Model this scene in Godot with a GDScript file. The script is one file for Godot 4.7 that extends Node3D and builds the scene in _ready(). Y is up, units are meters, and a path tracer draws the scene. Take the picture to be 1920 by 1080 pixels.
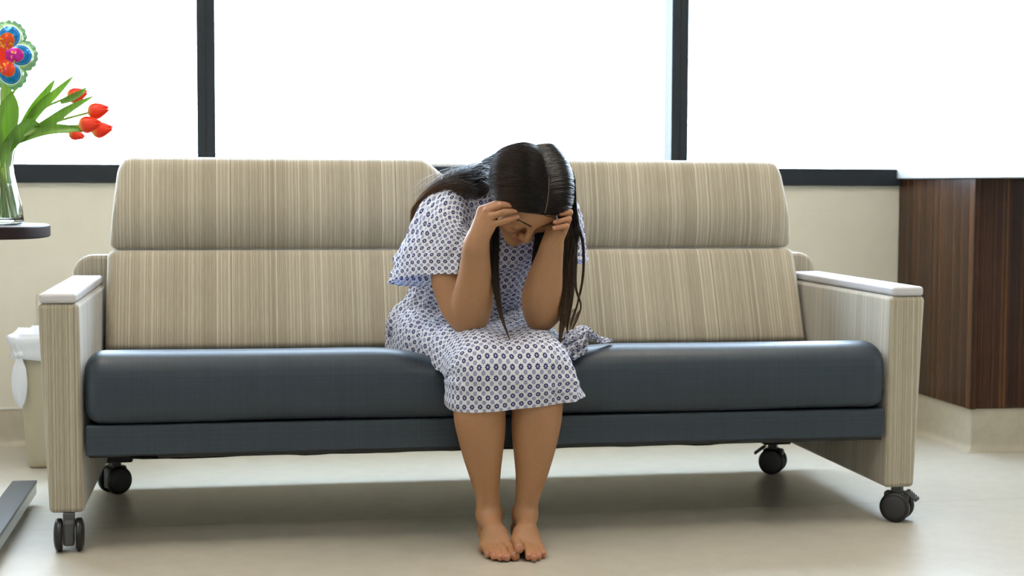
extends Node3D
# A hospital room: a woman in a printed gown sits bent forward on a sleeper sofa under a wide window.
# World: metres, y up, origin on the floor under the middle of the sofa's front; +z points into the room.

# ---------------------------------------------------------------- mesh builder
class MB:
	var v := PackedVector3Array()
	var n := PackedVector3Array()
	var uv := PackedVector2Array()
	var c := PackedColorArray()
	var idx := PackedInt32Array()
	func vert(p: Vector3, nn := Vector3.ZERO, u := Vector2.ZERO, col := Color.WHITE) -> int:
		v.append(p); n.append(nn); uv.append(u); c.append(col)
		return v.size() - 1
	func tri(a: int, b: int, d: int) -> void:
		idx.append(a); idx.append(b); idx.append(d)
	func quad(a: int, b: int, d: int, e: int) -> void:   # clockwise seen from outside
		tri(a, b, d); tri(a, d, e)
	func grid(pts: PackedVector3Array, nu: int, nv: int, wrap_v := false, flip := false, uvs := PackedVector2Array(), cols := PackedColorArray()) -> int:
		var base := v.size()
		for i in nu * nv:
			vert(pts[i], Vector3.ZERO, uvs[i] if uvs.size() else Vector2.ZERO, cols[i] if cols.size() else Color.WHITE)
		for i in nu - 1:
			for j in (nv if wrap_v else nv - 1):
				var j2 := (j + 1) % nv
				var a := base + i * nv + j
				var b := base + i * nv + j2
				var d := base + (i + 1) * nv + j2
				var e := base + (i + 1) * nv + j
				if flip: quad(a, e, d, b)
				else: quad(a, b, d, e)
		return base
	func mesh() -> ArrayMesh:
		var acc := PackedVector3Array()
		acc.resize(v.size())
		for t in range(0, idx.size(), 3):
			var a := idx[t]
			var b := idx[t + 1]
			var d := idx[t + 2]
			var q := (v[d] - v[a]).cross(v[b] - v[a])
			acc[a] += q; acc[b] += q; acc[d] += q
		for i in v.size():
			if n[i] == Vector3.ZERO:
				n[i] = acc[i].normalized() if acc[i].length_squared() > 1e-24 else Vector3.UP
		var arr := []
		arr.resize(Mesh.ARRAY_MAX)
		arr[Mesh.ARRAY_VERTEX] = v
		arr[Mesh.ARRAY_NORMAL] = n
		arr[Mesh.ARRAY_TEX_UV] = uv
		arr[Mesh.ARRAY_COLOR] = c
		arr[Mesh.ARRAY_INDEX] = idx
		var m := ArrayMesh.new()
		m.add_surface_from_arrays(Mesh.PRIMITIVE_TRIANGLES, arr)
		return m

# ---------------------------------------------------------------- distance field, meshed as surface nets
class Field:
	var o: Vector3
	var h: float
	var nx: int
	var ny: int
	var nz: int
	var f := PackedFloat32Array()
	func _init(lo: Vector3, hi: Vector3, cell: float) -> void:
		o = lo; h = cell
		nx = int(ceil((hi.x - lo.x) / cell)) + 2
		ny = int(ceil((hi.y - lo.y) / cell)) + 2
		nz = int(ceil((hi.z - lo.z) / cell)) + 2
		f.resize(nx * ny * nz)
		f.fill(1000.0)
	func span(lo: Vector3, hi: Vector3) -> Array:
		return [clampi(int((lo.x - o.x) / h), 0, nx - 1), clampi(int((hi.x - o.x) / h) + 1, 0, nx - 1), clampi(int((lo.y - o.y) / h), 0, ny - 1), clampi(int((hi.y - o.y) / h) + 1, 0, ny - 1), clampi(int((lo.z - o.z) / h), 0, nz - 1), clampi(int((hi.z - o.z) / h) + 1, 0, nz - 1)]
	func cap(a: Vector3, b: Vector3, ra: float, rb: float, k := 0.01) -> void:
		var reach := maxf(ra, rb) + k + 2.5 * h
		var e := Vector3(reach, reach, reach)
		var s := span(a.min(b) - e, a.max(b) + e)
		var d := b - a
		var inv := 1.0 / maxf(d.length_squared(), 1e-12)
		var g := f
		f = PackedFloat32Array()
		for iz in range(s[4], s[5] + 1):
			var z: float = o.z + iz * h - a.z
			for iy in range(s[2], s[3] + 1):
				var y: float = o.y + iy * h - a.y
				var at: int = (iz * ny + iy) * nx
				var yz := y * d.y + z * d.z
				for ix in range(s[0], s[1] + 1):
					var x: float = o.x + ix * h - a.x
					var t := clampf((x * d.x + yz) * inv, 0.0, 1.0)
					var ex := x - d.x * t
					var ey := y - d.y * t
					var ez := z - d.z * t
					var dd := sqrt(ex * ex + ey * ey + ez * ez) - (ra + (rb - ra) * t)
					var cur := g[at + ix]
					var m := minf(cur, dd)
					var hh := k - absf(cur - dd)
					if hh > 0.0:
						m -= hh * hh / (4.0 * k)
					g[at + ix] = m
		f = g
	func ell(c: Vector3, b: Basis, r: Vector3, k := 0.01, carve := false) -> void:
		var reach := maxf(r.x, maxf(r.y, r.z)) + k + 2.5 * h
		var e := Vector3(reach, reach, reach)
		var s := span(c - e, c + e)
		var small := minf(r.x, minf(r.y, r.z))
		var bi := b.inverse()
		var g := f
		f = PackedFloat32Array()
		for iz in range(s[4], s[5] + 1):
			for iy in range(s[2], s[3] + 1):
				var at: int = (iz * ny + iy) * nx
				for ix in range(s[0], s[1] + 1):
					var q: Vector3 = bi * (o + Vector3(ix, iy, iz) * h - c)
					var u := (q / r).length()
					var w := (q / (r * r)).length()
					var dd := (u * (u - 1.0) / w) if w > 1e-9 else -small
					var cur := g[at + ix]
					if carve:
						dd = -dd
						var m2 := maxf(cur, dd)
						var h2 := k - absf(cur - dd)
						if h2 > 0.0:
							m2 += h2 * h2 / (4.0 * k)
						g[at + ix] = m2
					else:
						var m := minf(cur, dd)
						var hh := k - absf(cur - dd)
						if hh > 0.0:
							m -= hh * hh / (4.0 * k)
						g[at + ix] = m
		f = g
	func into(mb: MB, tint: Callable) -> void:
		var ids := PackedInt32Array()
		ids.resize(nx * ny * nz)
		ids.fill(-1)
		var off := [0, 1, nx, nx + 1, nx * ny, nx * ny + 1, nx * ny + nx, nx * ny + nx + 1]
		var corner := [Vector3(0, 0, 0), Vector3(1, 0, 0), Vector3(0, 1, 0), Vector3(1, 1, 0), Vector3(0, 0, 1), Vector3(1, 0, 1), Vector3(0, 1, 1), Vector3(1, 1, 1)]
		var edges := [[0, 1], [2, 3], [4, 5], [6, 7], [0, 2], [1, 3], [4, 6], [5, 7], [0, 4], [1, 5], [2, 6], [3, 7]]
		var far := 2.5 * h
		var val := PackedFloat32Array()
		val.resize(8)
		for iz in nz - 1:
			for iy in ny - 1:
				var row: int = (iz * ny + iy) * nx
				for ix in nx - 1:
					var at := row + ix
					var first := f[at]
					if first > far or first < -far:
						continue
					var neg := 0
					for k in 8:
						val[k] = f[at + off[k]]
						if val[k] < 0.0: neg += 1
					if neg == 0 or neg == 8:
						continue
					var sum := Vector3.ZERO
					var cnt := 0
					for e in edges:
						var a: float = val[e[0]]
						var b: float = val[e[1]]
						if (a < 0.0) != (b < 0.0):
							sum += (corner[e[0]] as Vector3).lerp(corner[e[1]], a / (a - b))
							cnt += 1
					var p := o + (Vector3(ix, iy, iz) + sum / cnt) * h
					ids[at] = mb.vert(p, Vector3.ZERO, Vector2.ZERO, tint.call(p))
		var step := [1, nx, nx * ny]
		for iz in range(1, nz - 1):
			for iy in range(1, ny - 1):
				for ix in range(1, nx - 1):
					var at := (iz * ny + iy) * nx + ix
					if ids[at] < 0:
						continue
					var a := f[at]
					for ax in 3:
						var b: float = f[at + step[ax]]
						if (a < 0.0) == (b < 0.0):
							continue
						var s1: int = step[(ax + 1) % 3]
						var s2: int = step[(ax + 2) % 3]
						var q0 := ids[at - s1 - s2]
						var q1 := ids[at - s2]
						var q2 := ids[at]
						var q3 := ids[at - s1]
						if q0 < 0 or q1 < 0 or q2 < 0 or q3 < 0:
							continue
						if a < 0.0: mb.quad(q0, q3, q2, q1)
						else: mb.quad(q0, q1, q2, q3)

# ---------------------------------------------------------------- scene helpers
var M := {}
var taken := {}
var rng := RandomNumberGenerator.new()

func numbered(called: String) -> String:
	var k: int = taken.get(called, 0)
	taken[called] = k + 1
	return called if k == 0 else "%s_%03d" % [called, k]

func thing(called: String, label: String, category: String, at: Vector3, group := "") -> Node3D:
	var o := Node3D.new()
	o.name = numbered(called)
	add_child(o)
	o.position = at
	o.set_meta("label", label)
	o.set_meta("category", category)
	if group: o.set_meta("group", group)
	return o

# a part whose mesh is given in world coordinates (or in its parent's own, when own is true)
func part(called: String, mb: MB, m: Material, parent: Node3D, own := false) -> MeshInstance3D:
	var o := MeshInstance3D.new()
	o.name = called
	o.mesh = mb.mesh()
	o.material_override = null
	o.mesh.surface_set_material(0, m)
	parent.add_child(o, true)
	if not own and parent.get_parent() == self and not parent is MeshInstance3D:
		o.position = -parent.position
	return o

func structure(called: String, mb: MB, m: Material, parent: Node3D = null) -> MeshInstance3D:
	var o := MeshInstance3D.new()
	o.name = called
	o.mesh = mb.mesh()
	o.mesh.surface_set_material(0, m)
	(parent if parent else self).add_child(o, true)
	if parent == null: o.set_meta("kind", "structure")
	return o

func single(called: String, mb: MB, m: Material, label: String, category: String, group := "") -> MeshInstance3D:
	var o := MeshInstance3D.new()
	o.name = numbered(called)
	o.mesh = mb.mesh()
	o.mesh.surface_set_material(0, m)
	add_child(o)
	o.set_meta("label", label)
	o.set_meta("category", category)
	if group: o.set_meta("group", group)
	return o

func mat(color: Color, rough := 0.6, metal := 0.0, spec := 0.5) -> StandardMaterial3D:
	var m := StandardMaterial3D.new()
	m.albedo_color = color
	m.roughness = rough
	m.metallic = metal
	m.metallic_specular = spec
	return m

func triplanar(m: StandardMaterial3D, tex: Texture2D, size: float) -> StandardMaterial3D:
	m.albedo_texture = tex
	m.uv1_triplanar = true
	m.uv1_triplanar_sharpness = 8.0
	m.uv1_scale = Vector3.ONE / size
	return m

func rbox(mb: MB, at: Vector3, half: Vector3, r := 0.006, steps := 2, b := Basis.IDENTITY) -> void:
	r = minf(r, minf(half.x, minf(half.y, half.z)) * 0.98)
	for ax in 3:
		for sg in [-1.0, 1.0]:
			var u := (ax + 1) % 3
			var w := (ax + 2) % 3
			var cu := _ticks(half[u], r, steps)
			var cw := _ticks(half[w], r, steps)
			var base := mb.v.size()
			for a in cu:
				for d in cw:
					var p := Vector3.ZERO
					p[ax] = sg * half[ax]
					p[u] = a
					p[w] = d
					var inner := p.clamp(-(half - Vector3(r, r, r)), half - Vector3(r, r, r))
					var nn := (p - inner).normalized()
					mb.vert(at + b * (inner + nn * r), b * nn, Vector2(p[u], p[w]))
			var nv := cw.size()
			for i in cu.size() - 1:
				for j in nv - 1:
					var q := base + i * nv + j
					if sg > 0: mb.quad(q, q + 1, q + nv + 1, q + nv)
					else: mb.quad(q, q + nv, q + nv + 1, q + 1)

func _ticks(h: float, r: float, steps: int) -> Array:
	var out := []
	for k in range(steps, -1, -1): out.append(-(h - r) - r * tan(PI / 4 * k / steps))
	for k in range(0, steps + 1): out.append(h - r + r * tan(PI / 4 * k / steps))
	return out

func box_between(mb: MB, lo: Vector3, hi: Vector3, r := 0.004, steps := 2) -> void:
	rbox(mb, (lo + hi) / 2, (hi - lo) / 2, r, steps)

func tube(mb: MB, pts: PackedVector3Array, radii: PackedFloat32Array, sides := 8, flat := 1.0, hint := Vector3.UP, cols := PackedColorArray()) -> void:
	var count := pts.size()
	var ring := PackedVector3Array()
	var rc := PackedColorArray()
	var prev := hint
	for i in count:
		var t := (pts[mini(i + 1, count - 1)] - pts[maxi(i - 1, 0)]).normalized()
		var sx := prev.cross(t)
		if sx.length() < 1e-4: sx = Vector3(0.3, 0.2, 0.9).cross(t)
		sx = sx.normalized()
		var sy := t.cross(sx)
		prev = sy
		for k in sides:
			var a := TAU * k / sides
			ring.append(pts[i] + (sx * cos(a) + sy * sin(a) * flat) * radii[i])
			if cols.size(): rc.append(cols[i])
	var base := mb.grid(ring, count, sides, true, true, PackedVector2Array(), rc)
	for e in [0, count - 1]:
		if radii[e] > 0.0004:
			var mid := mb.vert(pts[e], Vector3.ZERO, Vector2.ZERO, cols[e] if cols.size() else Color.WHITE)
			for k in sides:
				var a: int = base + e * sides + k
				var b: int = base + e * sides + (k + 1) % sides
				if e == 0: mb.tri(mid, a, b)
				else: mb.tri(mid, b, a)

func lathe(mb: MB, prof: PackedVector2Array, segs: int, at: Vector3, b := Basis.IDENTITY, flip := false) -> void:
	var pts := PackedVector3Array()
	for p in prof:
		for k in segs:
			var a := TAU * k / segs
			pts.append(at + b * Vector3(p.x * cos(a), p.y, p.x * sin(a)))
	mb.grid(pts, prof.size(), segs, true, flip)

func smooth(pts: Array, per := 6) -> PackedVector3Array:   # Catmull-Rom through points
	var out := PackedVector3Array()
	var c := pts.size()
	for i in c - 1:
		var p0: Vector3 = pts[maxi(i - 1, 0)]
		var p1: Vector3 = pts[i]
		var p2: Vector3 = pts[i + 1]
		var p3: Vector3 = pts[mini(i + 2, c - 1)]
		for k in per:
			var t := float(k) / per
			out.append(0.5 * (2.0 * p1 + (p2 - p0) * t + (2.0 * p0 - 5.0 * p1 + 4.0 * p2 - p3) * t * t + (3.0 * p1 - p0 - 3.0 * p2 + p3) * t * t * t))
	out.append(pts[c - 1])
	return out

func keyed(keys: Array, t: float) -> Array:   # Catmull-Rom through rows of numbers, t in 0..1
	var c := keys.size()
	var x := clampf(t, 0.0, 1.0) * (c - 1)
	var i := mini(int(x), c - 2)
	x -= i
	var out := []
	for k in (keys[0] as Array).size():
		var p0: float = keys[maxi(i - 1, 0)][k]
		var p1: float = keys[i][k]
		var p2: float = keys[i + 1][k]
		var p3: float = keys[mini(i + 2, c - 1)][k]
		out.append(0.5 * (2.0 * p1 + (p2 - p0) * x + (2.0 * p0 - 5.0 * p1 + 4.0 * p2 - p3) * x * x + (3.0 * p1 - p0 - 3.0 * p2 + p3) * x * x * x))
	return out

func radii_of(list: Array, count: int) -> PackedFloat32Array:   # linear spread of radii over count points
	var out := PackedFloat32Array()
	for i in count:
		var x := float(i) / maxi(count - 1, 1) * (list.size() - 1)
		var k := mini(int(x), list.size() - 2)
		out.append(lerpf(list[k], list[k + 1], x - k))
	return out

func noise(sd: int, freq: float) -> FastNoiseLite:
	var q := FastNoiseLite.new()
	q.seed = sd
	q.noise_type = FastNoiseLite.TYPE_SIMPLEX_SMOOTH
	q.frequency = freq
	q.fractal_octaves = 3
	return q

# ---------------------------------------------------------------- textures
func picture(w: int, hgt: int, data: PackedByteArray) -> ImageTexture:
	return ImageTexture.create_from_image(Image.create_from_data(w, hgt, false, Image.FORMAT_RGB8, data))

func streaks(sd: int, w: int, hgt: int, dark: Color, mid: Color, light: Color, fine: float, breakup: float, coarse: float) -> ImageTexture:
	var r := RandomNumberGenerator.new()
	r.seed = sd
	var q := noise(sd, 1.0)
	var col := PackedFloat32Array()
	var wander := 0.0
	for x in w:
		wander = wander * 0.6 + r.randfn(0.0, 1.0) * 0.4
		col.append(wander * fine + q.get_noise_2d(x * coarse, 7.0) * 0.34)
	var data := PackedByteArray()
	data.resize(w * hgt * 3)
	for y in hgt:
		for x in w:
			var t := col[x] + q.get_noise_2d(x * 0.35, y * 0.012) * breakup + q.get_noise_2d(x * 0.9 + 500.0, y * 0.45) * breakup * 0.6
			var c := mid.lerp(light, clampf(t, 0.0, 1.0)) if t > 0.0 else mid.lerp(dark, clampf(-t, 0.0, 1.0))
			var at := (y * w + x) * 3
			data[at] = int(c.r * 255.0)
			data[at + 1] = int(c.g * 255.0)
			data[at + 2] = int(c.b * 255.0)
	return picture(w, hgt, data)

func speckle(sd: int, w: int, base: Color, amount: float, fleck: float, coarse := 0.02) -> ImageTexture:
	var r := RandomNumberGenerator.new()
	r.seed = sd
	var q := noise(sd, 1.0)
	var data := PackedByteArray()
	data.resize(w * w * 3)
	for y in w:
		for x in w:
			var t := 1.0 + q.get_noise_2d(x * 0.35, y * 0.35) * amount + q.get_noise_2d(x * coarse, y * coarse) * amount * 0.6
			if r.randf() < fleck: t *= r.randf_range(0.86, 0.97)
			var at := (y * w + x) * 3
			data[at] = clampi(int(base.r * t * 255.0), 0, 255)
			data[at + 1] = clampi(int(base.g * t * 255.0), 0, 255)
			data[at + 2] = clampi(int(base.b * t * 255.0), 0, 255)
	return picture(w, w, data)

func weave(sd: int, w: int, base: Color, amount: float) -> ImageTexture:
	var r := RandomNumberGenerator.new()
	r.seed = sd
	var warp := PackedFloat32Array()
	var weft := PackedFloat32Array()
	for k in w:
		warp.append(r.randfn(0.0, 1.0))
		weft.append(r.randfn(0.0, 1.0))
	var data := PackedByteArray()
	data.resize(w * w * 3)
	for y in w:
		for x in w:
			var t := 1.0 + (warp[x] * 0.5 + weft[y] * 0.5 + r.randfn(0.0, 0.7)) * amount
			var at := (y * w + x) * 3
			data[at] = clampi(int(base.r * t * 255.0), 0, 255)
			data[at + 1] = clampi(int(base.g * t * 255.0), 0, 255)
			data[at + 2] = clampi(int(base.b * t * 255.0), 0, 255)
	return picture(w, w, data)

# the gown's print: dark eight-petalled flowers on a square lattice, paler ones in between
func flower_print() -> ImageTexture:
	var w := 256
	var data := PackedByteArray()
	data.resize(w * w * 3)
	var ground := Color(0.90, 0.90, 0.915)
	var ink := Color(0.09, 0.11, 0.37)
	var pale := Color(0.36, 0.39, 0.61)
	for y in w:
		for x in w:
			var p := Vector2((x + 0.5) / w, (y + 0.5) / w)
			var c := ground
			var d := Vector2(p.x - roundf(p.x), p.y - roundf(p.y))
			var e := p - Vector2(0.5, 0.5)
			c = ground.lerp(ink, petals(d, 0.318, 0.062, 0.55))
			c = c.lerp(pale, petals(e, 0.265, 0.035, 0.33))
			var at := (y * w + x) * 3
			data[at] = int(c.r * 255.0)
			data[at + 1] = int(c.g * 255.0)
			data[at + 2] = int(c.b * 255.0)
	return picture(w, w, data)

func petals(d: Vector2, reach: float, hole: float, fat: float) -> float:
	var r := d.length()
	if r > reach + 0.02 or r < 1e-5: return 0.0
	var a := fposmod(d.angle() + PI / 8.0, PI / 4.0) - PI / 8.0
	var along := (r - (hole + reach) / 2.0) / ((reach - hole) / 2.0)
	var wide := fat * 0.12 * (1.0 + 0.55 * along) * sqrt(maxf(0.0, 1.0 - along * along))
	var side := absf(r * sin(a))
	return clampf((wide - side) / 0.012 + 0.5, 0.0, 1.0) if wide > 0.0 else 0.0

# the foil balloon's print: a flower with blue petals, inner petals in warm colours and dots
func balloon_print() -> ImageTexture:
	var w := 384
	var data := PackedByteArray()
	data.resize(w * w * 3)
	var inner := [Color(0.72, 0.10, 0.55), Color(0.85, 0.24, 0.12), Color(0.86, 0.12, 0.16), Color(0.72, 0.10, 0.55), Color(0.86, 0.28, 0.10), Color(0.84, 0.30, 0.12)]
	var r := RandomNumberGenerator.new()
	r.seed = 5
	var dots := []
	for k in 90:
		var a := r.randf() * TAU
		var q := r.randf_range(0.25, 0.5)
		dots.append([Vector2(cos(a), sin(a)) * q, r.randf_range(0.014, 0.028), Color(0.86, 0.72, 0.15) if k % 3 else Color(0.85, 0.2, 0.6)])
	for y in w:
		for x in w:
			var p := Vector2((x + 0.5) / w * 2.0 - 1.0, (y + 0.5) / w * 2.0 - 1.0)
			var c := Color(0.62, 0.80, 0.58)
			var a := p.angle()
			var k := posmod(roundi(a / (PI / 3.0)), 6)
			var mid := Vector2(cos(k * PI / 3.0), sin(k * PI / 3.0))
			var o := p - mid * 0.6
			var along := o.dot(mid)
			var across := o.dot(mid.orthogonal())
			var big := Vector2(along / 0.30, across / 0.28).length()
			if big < 1.12: c = Color(0.88, 0.92, 0.9)
			if big < 1.03: c = Color(0.02, 0.43, 0.72)
			if big < 0.90 and big > 0.86: c = Color(0.35, 0.65, 0.85)
			var o2 := p - mid * 0.41
			var small := Vector2(o2.dot(mid) / 0.28, o2.dot(mid.orthogonal()) / 0.21).length()
			if small < 1.05: c = Color(0.75, 0.60, 0.2)
			if small < 1.0:
				c = inner[k]
				for q in dots:
					if p.distance_to(q[0]) < q[1]: c = q[2]
			if p.length() < 0.2: c = Color(0.9, 0.16, 0.05)
			var at := (y * w + x) * 3
			data[at] = int(c.r * 255.0)
			data[at + 1] = int(c.g * 255.0)
			data[at + 2] = int(c.b * 255.0)
	return picture(w, w, data)

func make_materials() -> void:
	M.wall = triplanar(mat(Color.WHITE, 0.75), speckle(3, 512, Color(0.81, 0.785, 0.72), 0.015, 0.0), 0.9)
	M.ceiling = mat(Color(0.90, 0.90, 0.90), 0.9)
	M.wall_white = triplanar(mat(Color.WHITE, 0.8), speckle(4, 256, Color(0.84, 0.84, 0.82), 0.015, 0.0), 0.9)
	M.floor = triplanar(mat(Color.WHITE, 0.36), speckle(11, 1024, Color(0.715, 0.685, 0.625), 0.05, 0.08, 0.012), 1.1)
	M.cove = triplanar(mat(Color.WHITE, 0.45), speckle(12, 512, Color(0.70, 0.66, 0.58), 0.06, 0.12), 0.5)
	M.trim = mat(Color(0.84, 0.83, 0.80), 0.5)
	M.frame = mat(Color(0.112, 0.135, 0.158), 0.55, 0.0, 0.4)
	M.jamb = mat(Color(0.25, 0.27, 0.28), 0.6, 0.0, 0.3)
	M.glass = mat(Color(0.9, 0.95, 0.95, 0.04), 0.02)
	M.glass.transparency = BaseMaterial3D.TRANSPARENCY_ALPHA
	M.strie = triplanar(mat(Color.WHITE, 0.8, 0.0, 0.35), streaks(21, 1024, 512, Color(0.47, 0.43, 0.365), Color(0.635, 0.595, 0.515), Color(0.80, 0.765, 0.69), 0.62, 0.36, 0.004), 0.48)
	M.strie.rim_enabled = true
	M.strie.rim = 0.9
	M.strie.rim_tint = 0.3
	M.slate = triplanar(mat(Color.WHITE, 0.44, 0.0, 0.5), weave(22, 512, Color(0.132, 0.178, 0.216), 0.11), 0.33)
	M.solid_white = mat(Color(0.75, 0.74, 0.745), 0.4)
	M.dark_metal = mat(Color(0.10, 0.10, 0.095), 0.6)
	M.dust_cover = mat(Color(0.45, 0.53, 0.50), 0.7)
	M.black_rubber = mat(Color(0.045, 0.05, 0.055), 0.35)
	M.caster_grey = mat(Color(0.25, 0.25, 0.26), 0.5)
	M.wheel_cap = mat(Color(0.16, 0.16, 0.17), 0.45)
	M.wood = triplanar(mat(Color.WHITE, 0.27, 0.0, 0.32), streaks(31, 512, 512, Color(0.085, 0.045, 0.028), Color(0.205, 0.122, 0.076), Color(0.50, 0.335, 0.20), 0.34, 0.2, 0.05), 0.85)
	M.counter = mat(Color(0.68, 0.69, 0.70), 0.4)
	M.plastic_beige = mat(Color(0.70, 0.66, 0.56), 0.5)
	M.liner = mat(Color(0.88, 0.89, 0.91), 0.42)
	M.liner.backlight_enabled = true
	M.liner.backlight = Color(0.5, 0.5, 0.5)
	M.table_edge = mat(Color(0.14, 0.10, 0.095), 0.55, 0.0, 0.3)
	M.table_top = mat(Color(0.62, 0.64, 0.66), 0.15)
	M.beam = mat(Color(0.19, 0.21, 0.235), 0.3, 0.35)
	M.beam_side = mat(Color(0.60, 0.62, 0.62), 0.25, 0.7)
	M.vase = mat(Color(0.96, 0.98, 0.97, 0.0), 0.01)
	M.vase.refraction_enabled = true
	M.vase.refraction_scale = 0.05
	M.water = mat(Color(0.95, 0.98, 0.96, 0.0), 0.0)
	M.water.refraction_enabled = true
	M.water.refraction_scale = 0.033
	M.petal = mat(Color.WHITE, 0.45)
	M.petal.vertex_color_use_as_albedo = true
	M.petal.backlight_enabled = true
	M.petal.backlight = Color(0.8, 0.8, 0.8)
	M.stem = mat(Color(0.56, 0.68, 0.30), 0.5)
	M.leaf = triplanar(mat(Color.WHITE, 0.4), streaks(41, 256, 256, Color(0.22, 0.36, 0.12), Color(0.38, 0.53, 0.19), Color(0.56, 0.69, 0.30), 0.25, 0.2, 0.03), 0.12)
	M.leaf.backlight_enabled = true
	M.leaf.backlight = Color(0.62, 0.66, 0.34)
	M.foil = mat(Color.WHITE, 0.22, 0.35)
	M.foil.albedo_texture = balloon_print()
	M.foil_edge = mat(Color(0.50, 0.68, 0.55), 0.2, 0.5)
	M.plate = mat(Color(0.80, 0.78, 0.72), 0.4)
	M.gown = mat(Color.WHITE, 0.85, 0.0, 0.3)
	M.gown.albedo_texture = flower_print()
	M.gown.backlight_enabled = true
	M.gown.backlight = Color(0.55, 0.6, 0.72)
	M.gown.cull_mode = BaseMaterial3D.CULL_DISABLED
	M.skin = triplanar(mat(Color.WHITE, 0.52, 0.0, 0.45), speckle(51, 512, Color(0.96, 0.95, 0.94), 0.05, 0.0, 0.03), 0.16)
	M.skin.vertex_color_use_as_albedo = true
	M.skin.subsurf_scatter_enabled = true
	M.skin.subsurf_scatter_strength = 0.12
	M.hair = mat(Color.WHITE, 0.30, 0.0, 0.38)
	M.hair.vertex_color_use_as_albedo = true
	M.lash = mat(Color(0.06, 0.04, 0.035), 0.6)
	M.panel_glow = mat(Color(0.95, 0.93, 0.88), 0.5)
	M.panel_glow.emission_enabled = true
	M.panel_glow.emission = Color(1.0, 0.95, 0.86)
	M.panel_glow.emission_energy_multiplier = 2.0
	M.chain = mat(Color(0.85, 0.87, 0.88), 0.4)

# ---------------------------------------------------------------- the view and the light
func make_view() -> void:
	var cam := Camera3D.new()
	cam.name = "camera"
	var lens := CameraAttributesPhysical.new()
	lens.frustum_focal_length = 65.645
	lens.frustum_focus_distance = 3.95
	lens.exposure_aperture = 5.0
	lens.frustum_near = 0.05
	lens.frustum_far = 200.0
	cam.attributes = lens
	cam.fov = 20.718
	cam.near = 0.05
	cam.far = 200.0
	cam.transform = Transform3D(Basis(Vector3(0.98517, 0.00389, 0.17152), Vector3(0.00737, 0.99786, -0.06494), Vector3(-0.17141, 0.06524, 0.98304)).orthonormalized(), Vector3(-0.6618, 0.8983, 3.9268))
	add_child(cam)
	cam.current = true
	var we := WorldEnvironment.new()
	we.name = "environment"
	var e := Environment.new()
	var sky := Sky.new()
	var ps := ProceduralSkyMaterial.new()
	ps.sky_top_color = Color(0.81, 0.905, 1.0)
	ps.sky_horizon_color = Color(0.84, 0.92, 1.0)
	ps.ground_horizon_color = Color(0.80, 0.82, 0.82)
	ps.ground_bottom_color = Color(0.62, 0.62, 0.60)
	ps.energy_multiplier = 1.0
	sky.sky_material = ps
	e.background_mode = Environment.BG_SKY
	e.sky = sky
	e.background_energy_multiplier = 26.0
	e.tonemap_mode = Environment.TONE_MAPPER_LINEAR
	e.tonemap_exposure = 0.94
	e.sdfgi_enabled = true
	e.ssao_enabled = true
	e.ssil_enabled = true
	we.environment = e
	add_child(we)

func ceiling_panel(x: float, z: float, energy: float) -> void:
	var t := thing("ceiling_light", "flat oblong ceiling light panel in a white frame above the room", "light", Vector3(x, 2.68, z), "ceiling light panels")
	var f := MB.new()
	for s in [-1.0, 1.0]:
		rbox(f, Vector3(s * 0.31, 0, 0), Vector3(0.012, 0.018, 0.62), 0.003, 1)
		rbox(f, Vector3(0, 0, s * 0.61), Vector3(0.30, 0.018, 0.012), 0.003, 1)
	part("frame", f, M.trim, t, true)
	var g := MB.new()
	rbox(g, Vector3(0, 0.006, 0), Vector3(0.298, 0.006, 0.598), 0.002, 1)
	part("diffuser", g, M.panel_glow, t, true)
	var l := AreaLight3D.new()
	l.name = "panel_light"
	l.area_size = Vector2(0.58, 1.18)
	l.light_color = Color(1.0, 0.96, 0.91)
	l.light_energy = energy
	l.area_range = 14.0
	l.shadow_enabled = true
	l.rotation_degrees.x = -90.0
	l.position = Vector3(0, -0.012, 0)
	t.add_child(l)

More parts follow.
